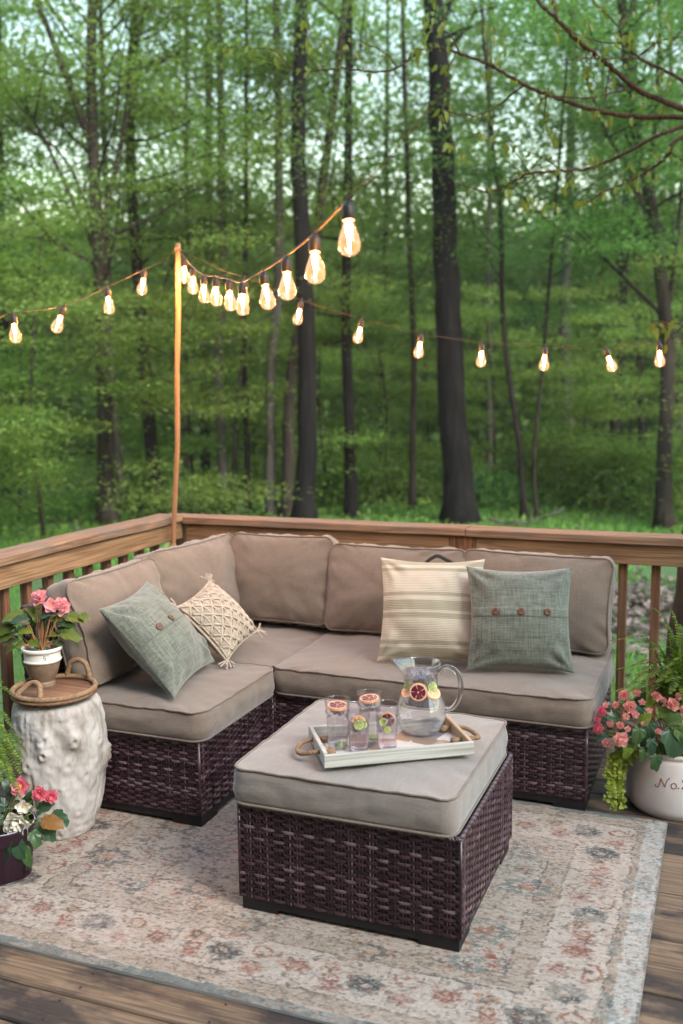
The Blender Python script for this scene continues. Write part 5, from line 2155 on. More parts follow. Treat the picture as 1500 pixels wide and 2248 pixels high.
for k, T in enumerate(trails):
    dz = [-.02] + [-.07 - .02 * R0.random() for _ in T[1:]]
    P = [np.array([R0.uniform(-.01, .03), R0.uniform(-.02, .02), 0])] if k != 10 else []
    P += [at_d(px, py, jd + dz[i]) - J0 for i, (px, py) in enumerate(T)]
    P = smooth_path(P, 8)
    P[:, 2] = np.maximum(P[:, 2], -.215)
    ms.add(*tube(P, .0011, 5))
    Q = resample(P, .0105)
    for i, p in enumerate(Q[1:]):
        for sg in (1, -1):
            if R0.random() < .10:
                continue
            d = RT * sg * R0.uniform(.5, 1) - FW * R0.uniform(-.2, .8) + UP * R0.uniform(-.5, .5)
            add_leaf(ml, p, d, -FW + UP * R0.uniform(.1, .9) + RT * R0.uniform(-.5, .5), R0.uniform(.010, .021), 0, .15, .3, i, coin)
ms.build('stems', M['green_stem'], cj)
ml.build('leaves', M['jenny'], cj)

# ================================================================== POLE AND STRING LIGHTS
PY_ = float(at_x(379, 1225, -2.638)[1])
pb_, pt_ = at_y(379, 1225, PY_), at_y(391, 534, PY_ + .03)
M['pole'].name = 'pole_wood'
pole = thing('wooden_pole', 'slim orange tinted wooden pole tied to the corner of the railing holding the string lights', 'pole', (pb_[0], pb_[1], 0))
P = []
for t in np.linspace(0, 1, 26):
    p = pb_ * (1 - t) + pt_ * t
    bow = at_y(np.interp(t, [0, .18, .36, .6, .78, .9, 1], [379, 384, 390, 389, 392, 391, 391]), 1225 - (1225 - 534) * t, PY_ + .03 * t)
    P.append(bow)
P = [np.array([P[0][0], P[0][1], .002]), np.array([P[0][0], P[0][1], .35])] + P
P = np.array(P)
mb = MB()
V, F = tube(P, [.0135 + .0008 * math.sin(i * 2.1) for i in range(len(P))], 4)
V, F = tube(P, [.0128 + .0007 * math.sin(i * 2.1) for i in range(len(P))], 12)
mb.add(rel(V, pole), F)
mb.build('pole_shaft', M['pole'], pole)
M['twine'] = simple('jute_twine', (.34, .20, .10), (.48, .32, .18), 90, .9, .3, .001, spec=.1)
for zc, nn in ((P[-1][2] - .035, 5), (.79, 6)):
    mb = MB()
    c = P[np.argmin(np.abs(P[:, 2] - zc))]
    for k in range(nn):
        cc = np.array([c[0], c[1], zc + k * .003])
        ringp = np.array([cc + .0152 * np.array([math.cos(a), math.sin(a), .12 * math.sin(a + k)]) for a in np.linspace(0, 2 * PI, 20, endpoint=False)])
        mb.add(rel(tube(ringp, .0016, 5, closed=True)[0], pole), tube(ringp, .0016, 5, closed=True)[1])
    mb.build('twine_lashing', M['twine'], pole)

M['bulb'] = glassmat('warm_bulb_glass', (1.0, .93, .84), emit=(1.0, .40, .16), estr=BULB_GLOW, boost=.04)
M['filament'] = emitmat('glowing_filament', (1.0, .47, .15), FILAMENT)
M['socket'] = simple('brown_socket', (.022, .014, .010), (.04, .026, .018), 60, .45, .15, .001)
M['cord'] = simple('brown_cord', (.10, .06, .035), (.17, .11, .07), 120, .75, .3, .001)

M['cord_dark'] = simple('dark_cord', (.030, .019, .012), (.055, .035, .022), 120, .75, .3, .001)
# (socket top px, bulb end px, bulb width px)
near = [(405, 567, 405, 614, 21), (424, 589, 424, 641, 24), (447, 606, 449, 664, 26), (473, 610, 476, 664, 28), (503, 616, 507, 674, 30), (531, 622, 533, 673, 29), (578, 598, 588, 661, 36), (629, 566, 632, 668, 40), (691, 517, 693, 629, 46), (764, 444, 768, 561, 50)]
left = [(29, 690, 36, 755, 26), (141, 674, 124, 722, 26), (236, 633, 241, 687, 24), (318, 594, 311, 643, 24)]
right = [(538, 612, 535, 672, 28), (662, 661, 652, 710, 23), (795, 702, 784, 751, 23), (925, 734, 918, 783, 21), (1058, 754, 1056, 803, 20), (1197, 762, 1194, 810, 20), (1330, 766, 1345, 809, 22), (1447, 752, 1449, 800, 22)]
BD = .052
BULBH = .122


def bulb_profile():
    return [(.0115, 0), (.0125, -.006), (.0165, -.020), (.0220, -.036), (.0255, -.050), (.0258, -.058), (.0235, -.068), (.0170, -.0765), (.008, -.0810), (.0004, -.0825)]


def make_string(label, bulbs, ends0, ends1, d_override=None, lead=None, cr=.0024):
    pts = []
    for i, (sx, sy, bx, by, wd) in enumerate(bulbs):
        d = BD * FPX / wd if d_override is None else d_override[i]
        pts.append((at_d(sx, sy, d), at_d(bx, by, d), d))
    root = thing('string_light', label, 'string lights', pts[0][0], 0, 'strings of warm bulbs')
    base = np.array(root.location)
    top = [a + np.array([0, 0, .006]) for a, b_, d in pts]
    path = smooth_path([*ends0, *top, *ends1], 14)
    mb = MB()
    rope(mb, path - base, cr, .022, 2, 5)
    mb.build('cord', M['cord'] if cr > .0032 else M['cord_dark'], root)
    if lead:
        mb = MB()
        rope(mb, smooth_path([top[-1] + np.array([0, 0, .006])] + lead, 12) - base, .0013, .010, 2, 4)
        mb.build('lead_twine', M['cord'], root)
    for a, b_, d in pts:
        ax = nrm(a - b_)
        ax = nrm(ax * 1.0)
        x = nrm(np.cross(ax, FW))
        Mx = basis(a, x, np.cross(ax, x), ax)
        mb = MB()
        V, F = lathe([(0, .002), (.006, .001), (.010, -.003), (.0148, -.010), (.0158, -.014), (.0158, -.040), (.0150, -.042), (.0128, -.043), (.0118, -.041)], 20)
        mb.add(xf(V, Mx) - base, F)
        V, F = lathe([(.0040, -.002), (.0040, .012), (.0028, .016), (0, .016)], 10)
        mb.add(xf(V, Mx) - base, F)
        soc = mb.build('lamp_socket', M['socket'], root)
        mb = MB()
        V, F = lathe([(p[0], p[1]) for p in smooth_path([(r, z, 0) for r, z in bulb_profile()], 4)], 28)
        mb.add(xf(V + np.array([0, 0, -.041]), Mx) - base, F)
        mb.build('glass_bulb', M['bulb'], soc, fixn=True)
        mb = MB()
        V, F = lathe([(0, -.043), (.0048, -.046), (.0072, -.056), (.0060, -.068), (.0026, -.082), (.0014, -.100), (0, -.102)], 12)
        mb.add(xf(V, Mx) - base, F)
        mb.build('filament', M['filament'], soc)
    return root


ptop_ = P[-1] + np.array([0, 0, -.02])
pole_d = (ptop_ - CAM) @ FW
dn = [pole_d * .985, pole_d * .965, pole_d * .925, 4.25, 3.95, 3.75, 3.2, 2.85, 2.5, 2.25]
make_string('string of large warm bulbs swooping from the pole towards the upper centre', near, [ptop_, at_d(400, 560, pole_d * .992)],
            [at_d(775, 428, 2.23)], dn, [at_d(838, 365, 2.15), at_d(905, 285, 2.05), at_d(985, 175, 1.9), at_d(1120, -60, 1.75)], .0033)
dlft = [4.15, 4.4, 4.65, 4.85]
make_string('string of four warm bulbs running left from the pole', left, [at_d(-420, 640, 3.5), at_d(-60, 702, 4.0)], [at_d(352, 575, 5.0), ptop_], dlft)
dr_ = [4.55, 5.0, 5.0, 5.0, 5.05, 5.05, 5.0, 4.9]
make_string('low string of small warm bulbs sagging across the wood on the right', right, [ptop_, at_d(430, 565, pole_d * .97), at_d(490, 594, 4.7)],
            [at_d(1560, 725, 4.85), at_d(1900, 560, 4.7)], dr_, None, .0019)

# ================================================================== GROUND
GZ0 = -.70


def gh(x, y_):
    r = max(0.0, math.hypot(x, y_) - 17)
    return GZ0 + .10 * mnoise.noise(Vector((x * .25, y_ * .25, 0))) + .010 * r + (0.0042 * max(0, r - 14) ** 2 if r < 60 else .0042 * 46 ** 2)


mb = MB()
radii = [0, 2, 4, 5, 6, 7, 8, 9, 10, 11, 12, 13, 14, 15, 16, 18, 20, 22, 25, 28, 32, 36, 42, 50, 60, 80, 110, 160, 260, 420, 700]
na = 140
V, F = [], []
for r in radii:
    for k in range(na):
        a = 2 * PI * k / na
        x, y_ = r * math.cos(a), r * math.sin(a)
        V.append((x, y_, gh(x, y_)))
F = [(i * na + k, i * na + (k + 1) % na, (i + 1) * na + (k + 1) % na, (i + 1) * na + k) for i in range(len(radii) - 1) for k in range(na)]
mb.add(V, F)
m, nt, b, o = newmat('woodland_ground')
f = noisetex(nt, texco(nt), .45, 5, .6)
f2 = noisetex(nt, texco(nt), 9, 5, .65)
r = ramp(nt, [(.25, (.045, .10, .024)), (.55, (.085, .165, .04)), (.8, (.12, .12, .06))])
nt.links.new(f, r.inputs[0])
c = mix(nt, mathn(nt, 'MULTIPLY', f2, .6), r.outputs[0], (.045, .035, .022))
nt.links.new(c, b.inputs['Base Color'])
b.inputs['Roughness'].default_value = .95
bump(nt, b, f2, .8, .05)
grd = mb.build('ground', m)
tag(grd, 'green woodland floor and lawn beyond the deck', 'ground', kind='structure')


def leaf_cards(C, D, N, L, W):
    S = np.cross(D, N)
    S /= np.linalg.norm(S, axis=1)[:, None] + 1e-9
    L, W = L[:, None], W[:, None]
    n = len(C)
    V = np.empty((n, 4, 3))
    V[:, 0] = C
    V[:, 1] = C + D * L * .45 + S * W * .5 + N * W * .12
    V[:, 2] = C + D * L
    V[:, 3] = C + D * L * .45 - S * W * .5 + N * W * .12
    return V.reshape(-1, 3), (np.arange(n)[:, None] * 4 + np.arange(4)[None, :])


def runit(n, g, zmul=1.0):
    v = g.normal(size=(n, 3)) * np.array([1, 1, zmul])
    return v / np.linalg.norm(v, axis=1)[:, None]


def cards_at(mb, C, g, L=(.06, .11), aspect=.6, flat=.55, m=0):
    n = len(C)
    if n == 0:
        return
    N = runit(n, g) * (1 - flat) + np.array([0, 0, 1.0]) * flat
    N /= np.linalg.norm(N, axis=1)[:, None]
    D = runit(n, g)
    D -= N * (D * N).sum(1)[:, None]
    D /= np.linalg.norm(D, axis=1)[:, None]
    l = g.uniform(L[0], L[1], n)
    V, F = leaf_cards(C, D, N, l, l * aspect)
    mb.add(V, F, m, False)


class Tree:
    def __init__(self, name, label, seed, bark, leaf, group=None):
        self.g = np.random.default_rng(seed)
        self.trunk, self.crown = MB(), MB()
        self.name, self.label, self.bark, self.leaf, self.group = name, label, bark, leaf, group
        self.base = None

    def stem(self, P, r0, r1, n=10, flare=True, step=.45):
        P = smooth_path(P, 6)
        P = resample(P, step)
        if self.base is None:
            self.base = P[0].copy()
        k = len(P)
        r = np.linspace(r0, r1, k)
        if flare:
            zz = P[:, 2] - P[0, 2]
            r = r * (1 + .7 * np.exp(-zz / .28))
        wob = self.g.normal(0, r0 * .05, (k, 3))
        wob[:, 2] = 0
        wob[0] = 0
        P = P + wob
        self.trunk.add(*tube(P, r, n))
        return P, r

    def limb(self, p, az, el, L, r, curve=.25, sprays=8, spread=.55, per=40, size=(.05, .085), twigs=3, start=.3, droop=0.0):
        g = self.g
        Q = [np.array(p, float)]
        a, e = az, el
        k = 7
        for i in range(k):
            a += g.normal(0, .16)
            e += curve * g.normal(.15, .5) - droop
            e = min(1.35, max(-.35, e))
            Q.append(Q[-1] + L / k * np.array([math.cos(a) * math.cos(e), math.sin(a) * math.cos(e), math.sin(e)]))
        Q = np.array(Q)
        self.trunk.add(*tube(Q, np.linspace(r, max(.004, r * .18), len(Q)), 6, cap=False))
        pts = []
        for t in range(twigs):
            i = g.integers(2, len(Q) - 1)
            aa = a + g.choice([-1, 1]) * g.uniform(.5, 1.1)
            T = [Q[i]]
            ee = g.uniform(-.15, .5)
            for s in range(4):
                aa += g.normal(0, .2)
                T.append(T[-1] + L * .12 * np.array([math.cos(aa) * math.cos(ee), math.sin(aa) * math.cos(ee), math.sin(ee)]))
            T = np.array(T)
            self.trunk.add(*tube(T, np.linspace(r * .35, .003, len(T)), 5, cap=False))
            pts += list(T[1:])
        pts += list(Q[max(1, int(len(Q) * start)):])
        pts = np.array(pts)
        sel = pts[g.integers(0, len(pts), sprays)]
        per = int(per * LEAFMUL)
        C = np.repeat(sel, per, 0) + g.normal(size=(sprays * per, 3)) * np.array([spread, spread, spread * .15])
        cards_at(self.crown, C, g, size, .6, .62)
        return Q

    def finish(self, leaf_label=None):
        root = thing(self.name, self.label, 'tree', self.base, 0, self.group)
        for mb_, nm, mt in ((self.trunk, 'trunk', self.bark), (self.crown, 'crown', self.leaf)):
            if mb_.n:
                for q in range(len(mb_.V)):
                    mb_.V[q] = mb_.V[q] - self.base
                mb_.build(nm, mt, root)
        return root


def ground_at(px, py):
    z = GZ0
    for _ in range(12):
        p = at_z(px, py, z)
        z = gh(p[0], p[1])
    return p


def px_tree(name, label, seed, pts, w0, w1, bark, leaf, d=None, group=None, limbs=16, zr=(2.0, 10.0), L=(1.6, 3.4), per=46, sprays=10, spread=.40, size=(.05, .085), el=(.1, .8), side=None, height=12.0, extra=(), twigs=3):
    """trunk follows photo points on the plane at depth d; d from the base pixel when the foot of the trunk shows"""
    t = Tree(name, label, seed, bark, leaf, group)
    if d is None:
        p = ground_at(*pts[0])
        d = (p - CAM) @ FW
        P = [p - np.array([0, 0, .1])] + [at_d(x, y_, d) for x, y_ in pts[1:]]
    else:
        P = [at_d(x, y_, d) for x, y_ in pts]
        b0 = P[0].copy()
        b0[2] = gh(b0[0], b0[1]) - .1
        if P[0][2] > b0[2] + .2:
            P = [b0] + P
    dirn = nrm(P[-1] - P[-2])
    while P[-1][2] < height:
        P.append(P[-1] + nrm(dirn + np.array([0, 0, .4])) * 1.6)
    limbs = max(4, int(limbs * .85))
    S, r = t.stem(P, w0 * d / FPX / 2, max(.02, w1 * d / FPX / 2 * .6))
    for pts2, wa, wb in extra:
        Q = [at_d(x, y_, d) for x, y_ in pts2]
        dd = nrm(Q[-1] - Q[-2])
        while pts2[-1][1] < 60 and Q[-1][2] < height * .8:
            Q.append(Q[-1] + dd * 1.4)
        s2, r2 = t.stem(Q, wa * d / FPX / 2, wb * d / FPX / 2, 8, False)
        for k in range(5):
            i = t.g.integers(len(s2) // 3, len(s2))
            t.limb(s2[i], t.g.uniform(0, 6.28), t.g.uniform(.1, .9), t.g.uniform(.8, 1.8), .02, sprays=sprays, spread=spread, per=per, size=size, twigs=2)
    zz = S[:, 2]
    for k in range(limbs):
        z = t.g.uniform(zr[0], min(zr[1], 1.6 + .41 * d))
        i = int(np.argmin(np.abs(zz - z)))
        az = t.g.uniform(0, 6.28) if side is None else t.g.uniform(*side)
        t.limb(S[i], az, t.g.uniform(*el), t.g.uniform(*L), max(.014, r[i] * t.g.uniform(.18, .34)), sprays=sprays, spread=spread, per=per, size=size, twigs=twigs)
    return t.finish()


TG = 'trees of the wood behind the deck'
BK, BP, BB, LA, LB = M['bark'], M['bark_pale'], M['bark_brown'], M['leaf_a'], M['leaf_b']
# the two great dark trunks and the trees the photo tells apart
px_tree('oak_tree', 'tallest thick dark oak trunk, right of the centre, rising straight behind the railing', 101, [(1010, 1152), (985, 700), (972, 350), (955, 60), (948, -60)], 66, 50, BK, LB, None, TG, 5, (6.9, 11), (1.5, 3.0), 30, 6, side=(1.0, 2.4))
px_tree('oak_tree', 'straight dark trunk left of centre behind the fourth largest hanging bulb', 102, [(668, 1160), (674, 800), (662, 500), (656, 300), (664, 0)], 46, 33, BK, LB, None, TG, 6, (6.0, 11), (1.5, 3.0), 36, 7, side=(.9, 2.6))
px_tree('beech_tree', 'pale footed tree at the left with limbs fanning upward above the string lights', 103, [(236, 1155), (230, 900), (222, 650), (208, 400), (200, 150), (205, -20)], 40, 20, BB, LA, None, TG, 26, (2.6, 9), (1.6, 3.4), 40, 8, extra=[([(215, 560), (150, 420), (95, 300), (40, 210)], 14, 6), ([(205, 330), (140, 150), (80, 0)], 18, 8), ([(218, 520), (270, 300), (300, 100), (330, -30)], 14, 7), ([(222, 600), (190, 450), (130, 330), (20, 260)], 10, 5)])
px_tree('beech_tree', 'dark slanting trunk left of the wooden pole, leaning to the left as it rises', 104, [(346, 1132), (325, 900), (308, 680), (290, 430), (285, 200), (300, 0)], 32, 20, BK, LA, None, TG, 20, (2.6, 9), (1.5, 3.0), 54, 10)
px_tree('beech_tree', 'thin pale companion stem just right of the pale footed left tree', 105, [(272, 1130), (256, 960), (244, 860), (238, 600)], 18, 12, BP, LA, None, TG, 10, (2.0, 6), (1.0, 2.0), 46, 7)
px_tree('maple_tree', 'twin grey stems right of the wooden pole in the middle distance', 106, [(492, 1126), (486, 950), (478, 800), (490, 600), (486, 300)], 24, 15, BP, LA, None, TG, 16, (2.2, 8), (1.5, 3), 54, 9, extra=[([(512, 1126), (520, 900), (535, 760), (520, 640)], 16, 8)])
px_tree('maple_tree', 'thin dark stem between the twin grey stems and the brown forked trunk', 107, [(545, 1132), (541, 900), (536, 780), (540, 500)], 14, 8, BK, LA, None, TG, 9, (2.0, 7), (1.2, 2.2), 46, 8)
px_tree('maple_tree', 'brown trunk with pale left edge standing left of the curved stem', 108, [(596, 1136), (593, 900), (598, 760), (612, 600), (612, 300), (608, 0)], 25, 18, BP, LB, None, TG, 16, (3.0, 9), (1.5, 3.0), 50, 9)
px_tree('maple_tree', 'curved brown stem hugging the dark trunk left of centre', 109, [(632, 1140), (634, 900), (645, 780), (668, 680), (690, 560)], 28, 15, BB, LB, None, TG, 9, (3.0, 8), (1.2, 2.6), 44, 8)
px_tree('maple_tree', 'grey trunk in the gap between the two great dark trunks', 110, [(772, 1138), (766, 900), (760, 700), (764, 400)], 26, 16, BK, LA, None, TG, 18, (2.2, 9), (1.5, 3.0), 52, 9)
px_tree('maple_tree', 'reddish thin stem left of the tallest oak trunk', 111, [(906, 1122), (906, 950), (910, 800), (900, 560)], 15, 9, BB, LB, None, TG, 12, (2.4, 8), (1.2, 2.6), 46, 9)
px_tree('hornbeam_tree', 'slender bent stem right of the tallest oak trunk', 112, [(1152, 1142), (1142, 1000), (1122, 850), (1104, 700), (1100, 480), (1080, 300)], 14, 7, BB, LB, None, TG, 12, (2.6, 8), (1.2, 2.6), 44, 8)
px_tree('hornbeam_tree', 'thin forked sapling stem next to the slender bent stem', 113, [(1182, 1146), (1172, 1050), (1176, 950), (1190, 820)], 9, 5, BB, LB, None, TG, 8, (1.6, 5), (.9, 1.8), 40, 7)
px_tree('poplar_tree', 'pale broad trunk far back between the slender bent stem and the right hand tree', 114, [(1245, 1085), (1246, 900), (1240, 700), (1250, 420)], 30, 20, BP, LB, 24.0, TG, 16, (3.0, 12), (1.8, 3.6), 52, 9)
px_tree('poplar_tree', 'dark trunk far back on the right, leaning towards the right', 115, [(1330, 1110), (1350, 950), (1362, 800), (1372, 500)], 24, 15, BK, LB, 22.0, TG, 16, (3.0, 11), (1.8, 3.4), 52, 9)
px_tree('hickory_tree', 'brown mossy trunk at the right edge with limbs sweeping up to the left', 116, [(1460, 1162), (1458, 1000), (1466, 800), (1448, 560), (1420, 400), (1385, 250), (1370, 60)], 36, 18, BB, LB, None, TG, 18, (3.4, 10), (1.5, 3.2), 48, 9,
        extra=[([(1450, 600), (1395, 400), (1335, 300), (1290, 180)], 12, 5), ([(1430, 420), (1440, 250), (1450, 60)], 14, 8), ([(1462, 700), (1350, 590), (1280, 520), (1215, 460)], 10, 4), ([(1460, 720), (1490, 500), (1500, 300)], 12, 6)])
# more of the wood further in: told apart only by where they stand
back = [(20, 21, 22, BK), (98, 24, 20, BB), (160, 27, 20, BK), (410, 25, 18, BB), (450, 23, 24, BK), (720, 26, 18, BP), (738, 20, 12, BB), (830, 27, 16, BK), (885, 22, 14, BK), (1075, 25, 16, BP), (1205, 29, 18, BK), (1300, 30, 18, BP), (1410, 25, 16, BK), (1500, 26, 20, BP), (-60, 19, 26, BK), (1590, 22, 26, BK), (560, 29, 16, BK), (330, 30, 16, BP), (-160, 24, 26, BB), (1720, 25, 26, BB), (1010, 31, 16, BK), (640, 32, 16, BP)]
where = ['at the left edge of the wood', 'left of the pale footed left tree', 'just left of the fanning left tree', 'deep in the wood right behind the pole', 'right of the pole behind the small bulbs', 'pale and thin, right of the dark trunk left of centre',
         'slim, in the gap behind the nearest bulb', 'thin, left of centre gap near the tallest oak', 'dark and thin beside the reddish stem', 'pale, just right of the tallest oak', 'thin, between the sapling and the pale broad trunk', 'pale, behind the dark right trunk', 'thin, left of the mossy right trunk', 'pale, at the right edge', 'thick, beyond the left edge', 'thick, beyond the right edge', 'thin, deep behind the twin grey stems', 'pale, far behind the slanting trunk', 'brown, outside the frame on the left', 'brown, outside the frame on the right', 'thin, deep behind the tallest oak', 'pale, deep behind the curved stem']
for k, (px, d, wd, bk) in enumerate(back):
    if k in (1, 2, 5, 6, 8, 10, 16, 17, 20, 21):
        continue
    tilt = R0.uniform(-25, 25)
    px_tree('forest_tree', 'distant straight trunk ' + where[k], 200 + k, [(px, 1090), (px + tilt * .4, 850), (px + tilt, 500), (px + tilt * 1.2, 100)], wd, wd * .6, bk, LA if k % 3 else LB, d, 'distant trunks deeper in the wood', 12, (2.2, 11), (1.8, 3.8), 64, 9, .5, (.065, .11), height=15.0)

# light green saplings of the understorey
sap = [(95, 1140, 15.2), (-20, 1140, 13.6), (40, 1140, 17), (130, 1120, 20), (430, 1115, 19), (395, 1130, 15.5), (725, 1125, 18.5), (840, 1120, 20), (1085, 1120, 21), (1400, 1130, 18), (190, 1130, 18), (-70, 1150, 15), (560, 1110, 22), (1300, 1120, 20), (1560, 1140, 16), (300, 1110, 23), (940, 1110, 23), (690, 1105, 25), (70, 1105, 24)]
sw = ['nearest the left rail, in front of the others', 'nearest, cut by the left edge', 'at the far left', 'between the far left and the pale footed tree', 'right of the pole', 'beside the foot of the pole', 'between the two great trunks', 'left of the tallest oak', 'right of the tallest oak', 'left of the mossy right trunk', 'just left of the pale footed tree', 'beyond the left edge', 'behind the twin grey stems', 'in front of the pale broad trunk', 'beyond the right edge', 'behind the slanting trunk', 'behind the tallest oak', 'behind the dark trunk left of centre', 'behind the far left sapling']
for k, (px, py, d) in enumerate(sap):
    if sw[k] in ('just left of the pale footed tree', 'behind the slanting trunk', 'between the far left and the pale footed tree'):
        continue
    t = Tree('sapling', 'light green layered sapling ' + sw[k], 300 + k, M['bark_brown'], M['leaf_a'], 'saplings under the trees')
    p = at_d(px, py, d)
    p[2] = gh(p[0], p[1]) - .05
    H = R0.uniform(3.0, 5.0)
    S, r = t.stem([p, p + np.array([R0.uniform(-.2, .2), R0.uniform(-.2, .2), H * .5]), p + np.array([R0.uniform(-.5, .5), R0.uniform(-.4, .4), H])], .035, .010, 6, False)
    for q in range(20):
        i = t.g.integers(max(1, len(S) // 6), len(S))
        t.limb(S[i], t.g.uniform(0, 6.28), t.g.uniform(-.1, .45), t.g.uniform(.7, 1.9), .010, sprays=8, spread=.34, per=34, size=(.05, .09), twigs=2)
    t.finish()

# bushes at the wood edge
bush = [(1290, 1085, 19.5, 1.5, 1.3), (1200, 1095, 20.5, 1.2, 1.0), (1380, 1090, 18, 1.2, 1.1), (60, 1130, 15.5, 1.2, .8), (160, 1120, 16.5, 1.0, .7), (420, 1120, 17, .9, .6), (850, 1115, 19, 1.2, .7), (1080, 1118, 18.5, .9, .6), (-40, 1130, 16, 1.3, 1.1), (1530, 1100, 17, 1.5, 1.4), (730, 1118, 19, 1.0, .6), (300, 1118, 18.5, 1.0, .7), (560, 1112, 19.5, 1.1, .8), (940, 1112, 20, 1.1, .7)]
bw_ = ['widest, under the far pale trunk on the right', 'behind the sapling stem right of the oak', 'dense, left of the mossy right trunk', 'low, at the left behind the railing', 'low, beside the pale footed tree', 'low, just right of the pole foot', 'low, in the gap left of the tallest oak', 'small, right of the tallest oak', 'beyond the left edge', 'tall, at the right edge', 'small, right of the dark trunk left of centre', 'small, left of the slanting trunk foot', 'behind the brown trunks', 'small, behind the tallest oak']
for k, (px, py, d, rw, rh) in enumerate(bush):
    if k in (3, 4, 8):
        continue
    g = np.random.default_rng(400 + k)
    p = at_d(px, py, d)
    p[2] = gh(p[0], p[1])
    root = thing('bush', 'dark green leafy bush ' + bw_[k], 'bush', p, 0, 'bushes at the foot of the wood')
    mb, mt_ = MB(), MB()
    n = 2600
    u = runit(n, g)
    rad = g.uniform(.45, 1.0, n) ** .6
    C = u * rad[:, None] * np.array([rw, rw, rh])
    C *= (1 + .35 * np.array([mnoise.noise(Vector(c * 2.0 + k)) for c in u]))[:, None]
    C[:, 2] = np.abs(C[:, 2]) + .02
    cards_at(mb, C, g, (.07, .13), .6, .45)
    for q in range(12):
        e = runit(1, g)[0] * np.array([rw, rw, rh]) * .8
        e[2] = abs(e[2])
        mt_.add(*tube(smooth_path([np.zeros(3), e * .5 + np.array([0, 0, .1]), e], 4), .012, 5))
    mt_.build('branches', M['bark_brown'], root)
    mb.build('foliage', LB if k % 2 else LA, root)

# the wood beyond, one mass
g = np.random.default_rng(77)
n = FARN
az = np.radians(g.uniform(-14, 62, n))
dist = g.uniform(27, 58, n)
x, y_ = -np.sin(az) * dist, np.cos(az) * dist
hgt = np.where(g.random(n) < .6, g.uniform(0, 7.5, n), g.uniform(4, 19, n))
cl = np.array([mnoise.noise(Vector((a_ * .22, b_ * .22, c_ * .30))) for a_, b_, c_ in zip(x, y_, hgt)])
thr = np.interp(hgt, [0, 6, 10, 18], [-.8, -.5, FARGAP, FARGAP + .15])
k = cl > thr
x, y_, hgt = x[k], y_[k], hgt[k]
zz = np.array([gh(a_, b_) for a_, b_ in zip(x, y_)])
mb = MB()
cards_at(mb, np.stack([x, y_, zz + hgt], 1), g, (.16, .38), .6, .4)
fw_ = mb.build('far_woodland', M['leaf_far'])
tag(fw_, 'mass of distant green woodland foliage behind the trees', 'woodland', kind='stuff')

# ground cover, lawn, leaf litter
g = np.random.default_rng(78)
n = 42000
az = np.radians(g.uniform(-16, 58, n))
dist = g.uniform(13.5, 34, n) 
x, y_ = -np.sin(az) * dist, np.cos(az) * dist
cl = np.array([mnoise.noise(Vector((a_ * .5, b_ * .5, 4))) for a_, b_ in zip(x, y_)])
hh = g.uniform(0, .55, n) * np.clip(cl + .45, 0.03, 1) * np.clip((dist - 15) / 4, .12, 1)
zz = np.array([gh(a_, b_) for a_, b_ in zip(x, y_)])
mb = MB()
cards_at(mb, np.stack([x, y_, zz + hh], 1), g, (.07, .15), .6, .4)
tag(mb.build('undergrowth', M['leaf_a']), 'low leafy undergrowth covering the forest floor', 'ground cover', kind='stuff')
n = 90000
x, y_ = g.uniform(-13, 3.5, n), 4.75 + 13.5 * g.random(n) ** 1.4
cl = np.array([mnoise.noise(Vector((a_ * .8, b_ * .8, 9))) for a_, b_ in zip(x, y_)])
lit = (x > -2.6) & (y_ > 8.6) & (y_ < 11.6)
k = (cl > -.30) & ~(lit & (g.random(n) < .93))
x, y_, cl = x[k], y_[k], cl[k]
n = len(x)
zz = np.array([gh(a_, b_) for a_, b_ in zip(x, y_)])
hb = g.uniform(.05, .13, n) * (1 + .6 * cl)
a = g.uniform(0, 6.28, n)
ln = g.normal(0, .035, (n, 2))
wv = .0045 + .0022 * np.clip(y_ - 5, 0, 10) ** .8
base = np.stack([x, y_, zz - .01], 1)
sv = np.stack([np.cos(a), np.sin(a), np.zeros(n)], 1) * wv[:, None]
V = np.stack([base - sv, base + sv, base + np.stack([ln[:, 0], ln[:, 1], hb], 1)], 1).reshape(-1, 3)
mb = MB()
mb.add(V, np.arange(3 * n).reshape(-1, 3), 0, False)
tag(mb.build('grass', M['grass']), 'short green lawn grass beyond the railing', 'grass', kind='stuff')
n = 5200
x, y_ = g.uniform(-2.8, 2.5, n), g.normal(10.1, .8, n)
x2, y2 = g.uniform(-13, 3, n // 3), g.uniform(5, 18, n // 3)
x, y_ = np.concatenate([x, x2]), np.concatenate([y_, y2])
zz = np.array([gh(a_, b_) for a_, b_ in zip(x, y_)])
mb = MB()
cards_at(mb, np.stack([x, y_, zz + g.uniform(.0, .05, len(x))], 1), g, (.07, .13), .65, .6)
tag(mb.build('leaf_litter', M['litter']), 'patch of dry fallen leaves on the grass behind the right railing', 'leaf litter', kind='stuff')

# leaning trunk just outside the rail on the right
p0 = at_d(1496, 1478, 5.3)
p1 = at_d(1512, 1330, 5.3)
t = Tree('leaning_tree', 'rough barked leaning trunk just beyond the railing at the right edge', 501, M['bark_brown'], LB)
b0 = p0 + (p0 - p1) * ((p0[2] - gh(p0[0], p0[1]) + .1) / (p1[2] - p0[2]))
P = [b0, p0, p1, p1 + (p1 - p0) * 3 + np.array([.1, 0, 0]), p1 + (p1 - p0) * 8 + np.array([.8, 0, 0]), p1 + (p1 - p0) * 14 + np.array([2.2, 0, 0])]
t.stem(P, .085, .06, 12, True, .2)
for q in range(6):
    t.limb(P[-1] + np.array([0, 0, -.2 * q]), t.g.uniform(-.6, .9), t.g.uniform(.2, .8), 1.8, .025, sprays=6, spread=.4, per=26, size=(.06, .1))
t.finish()

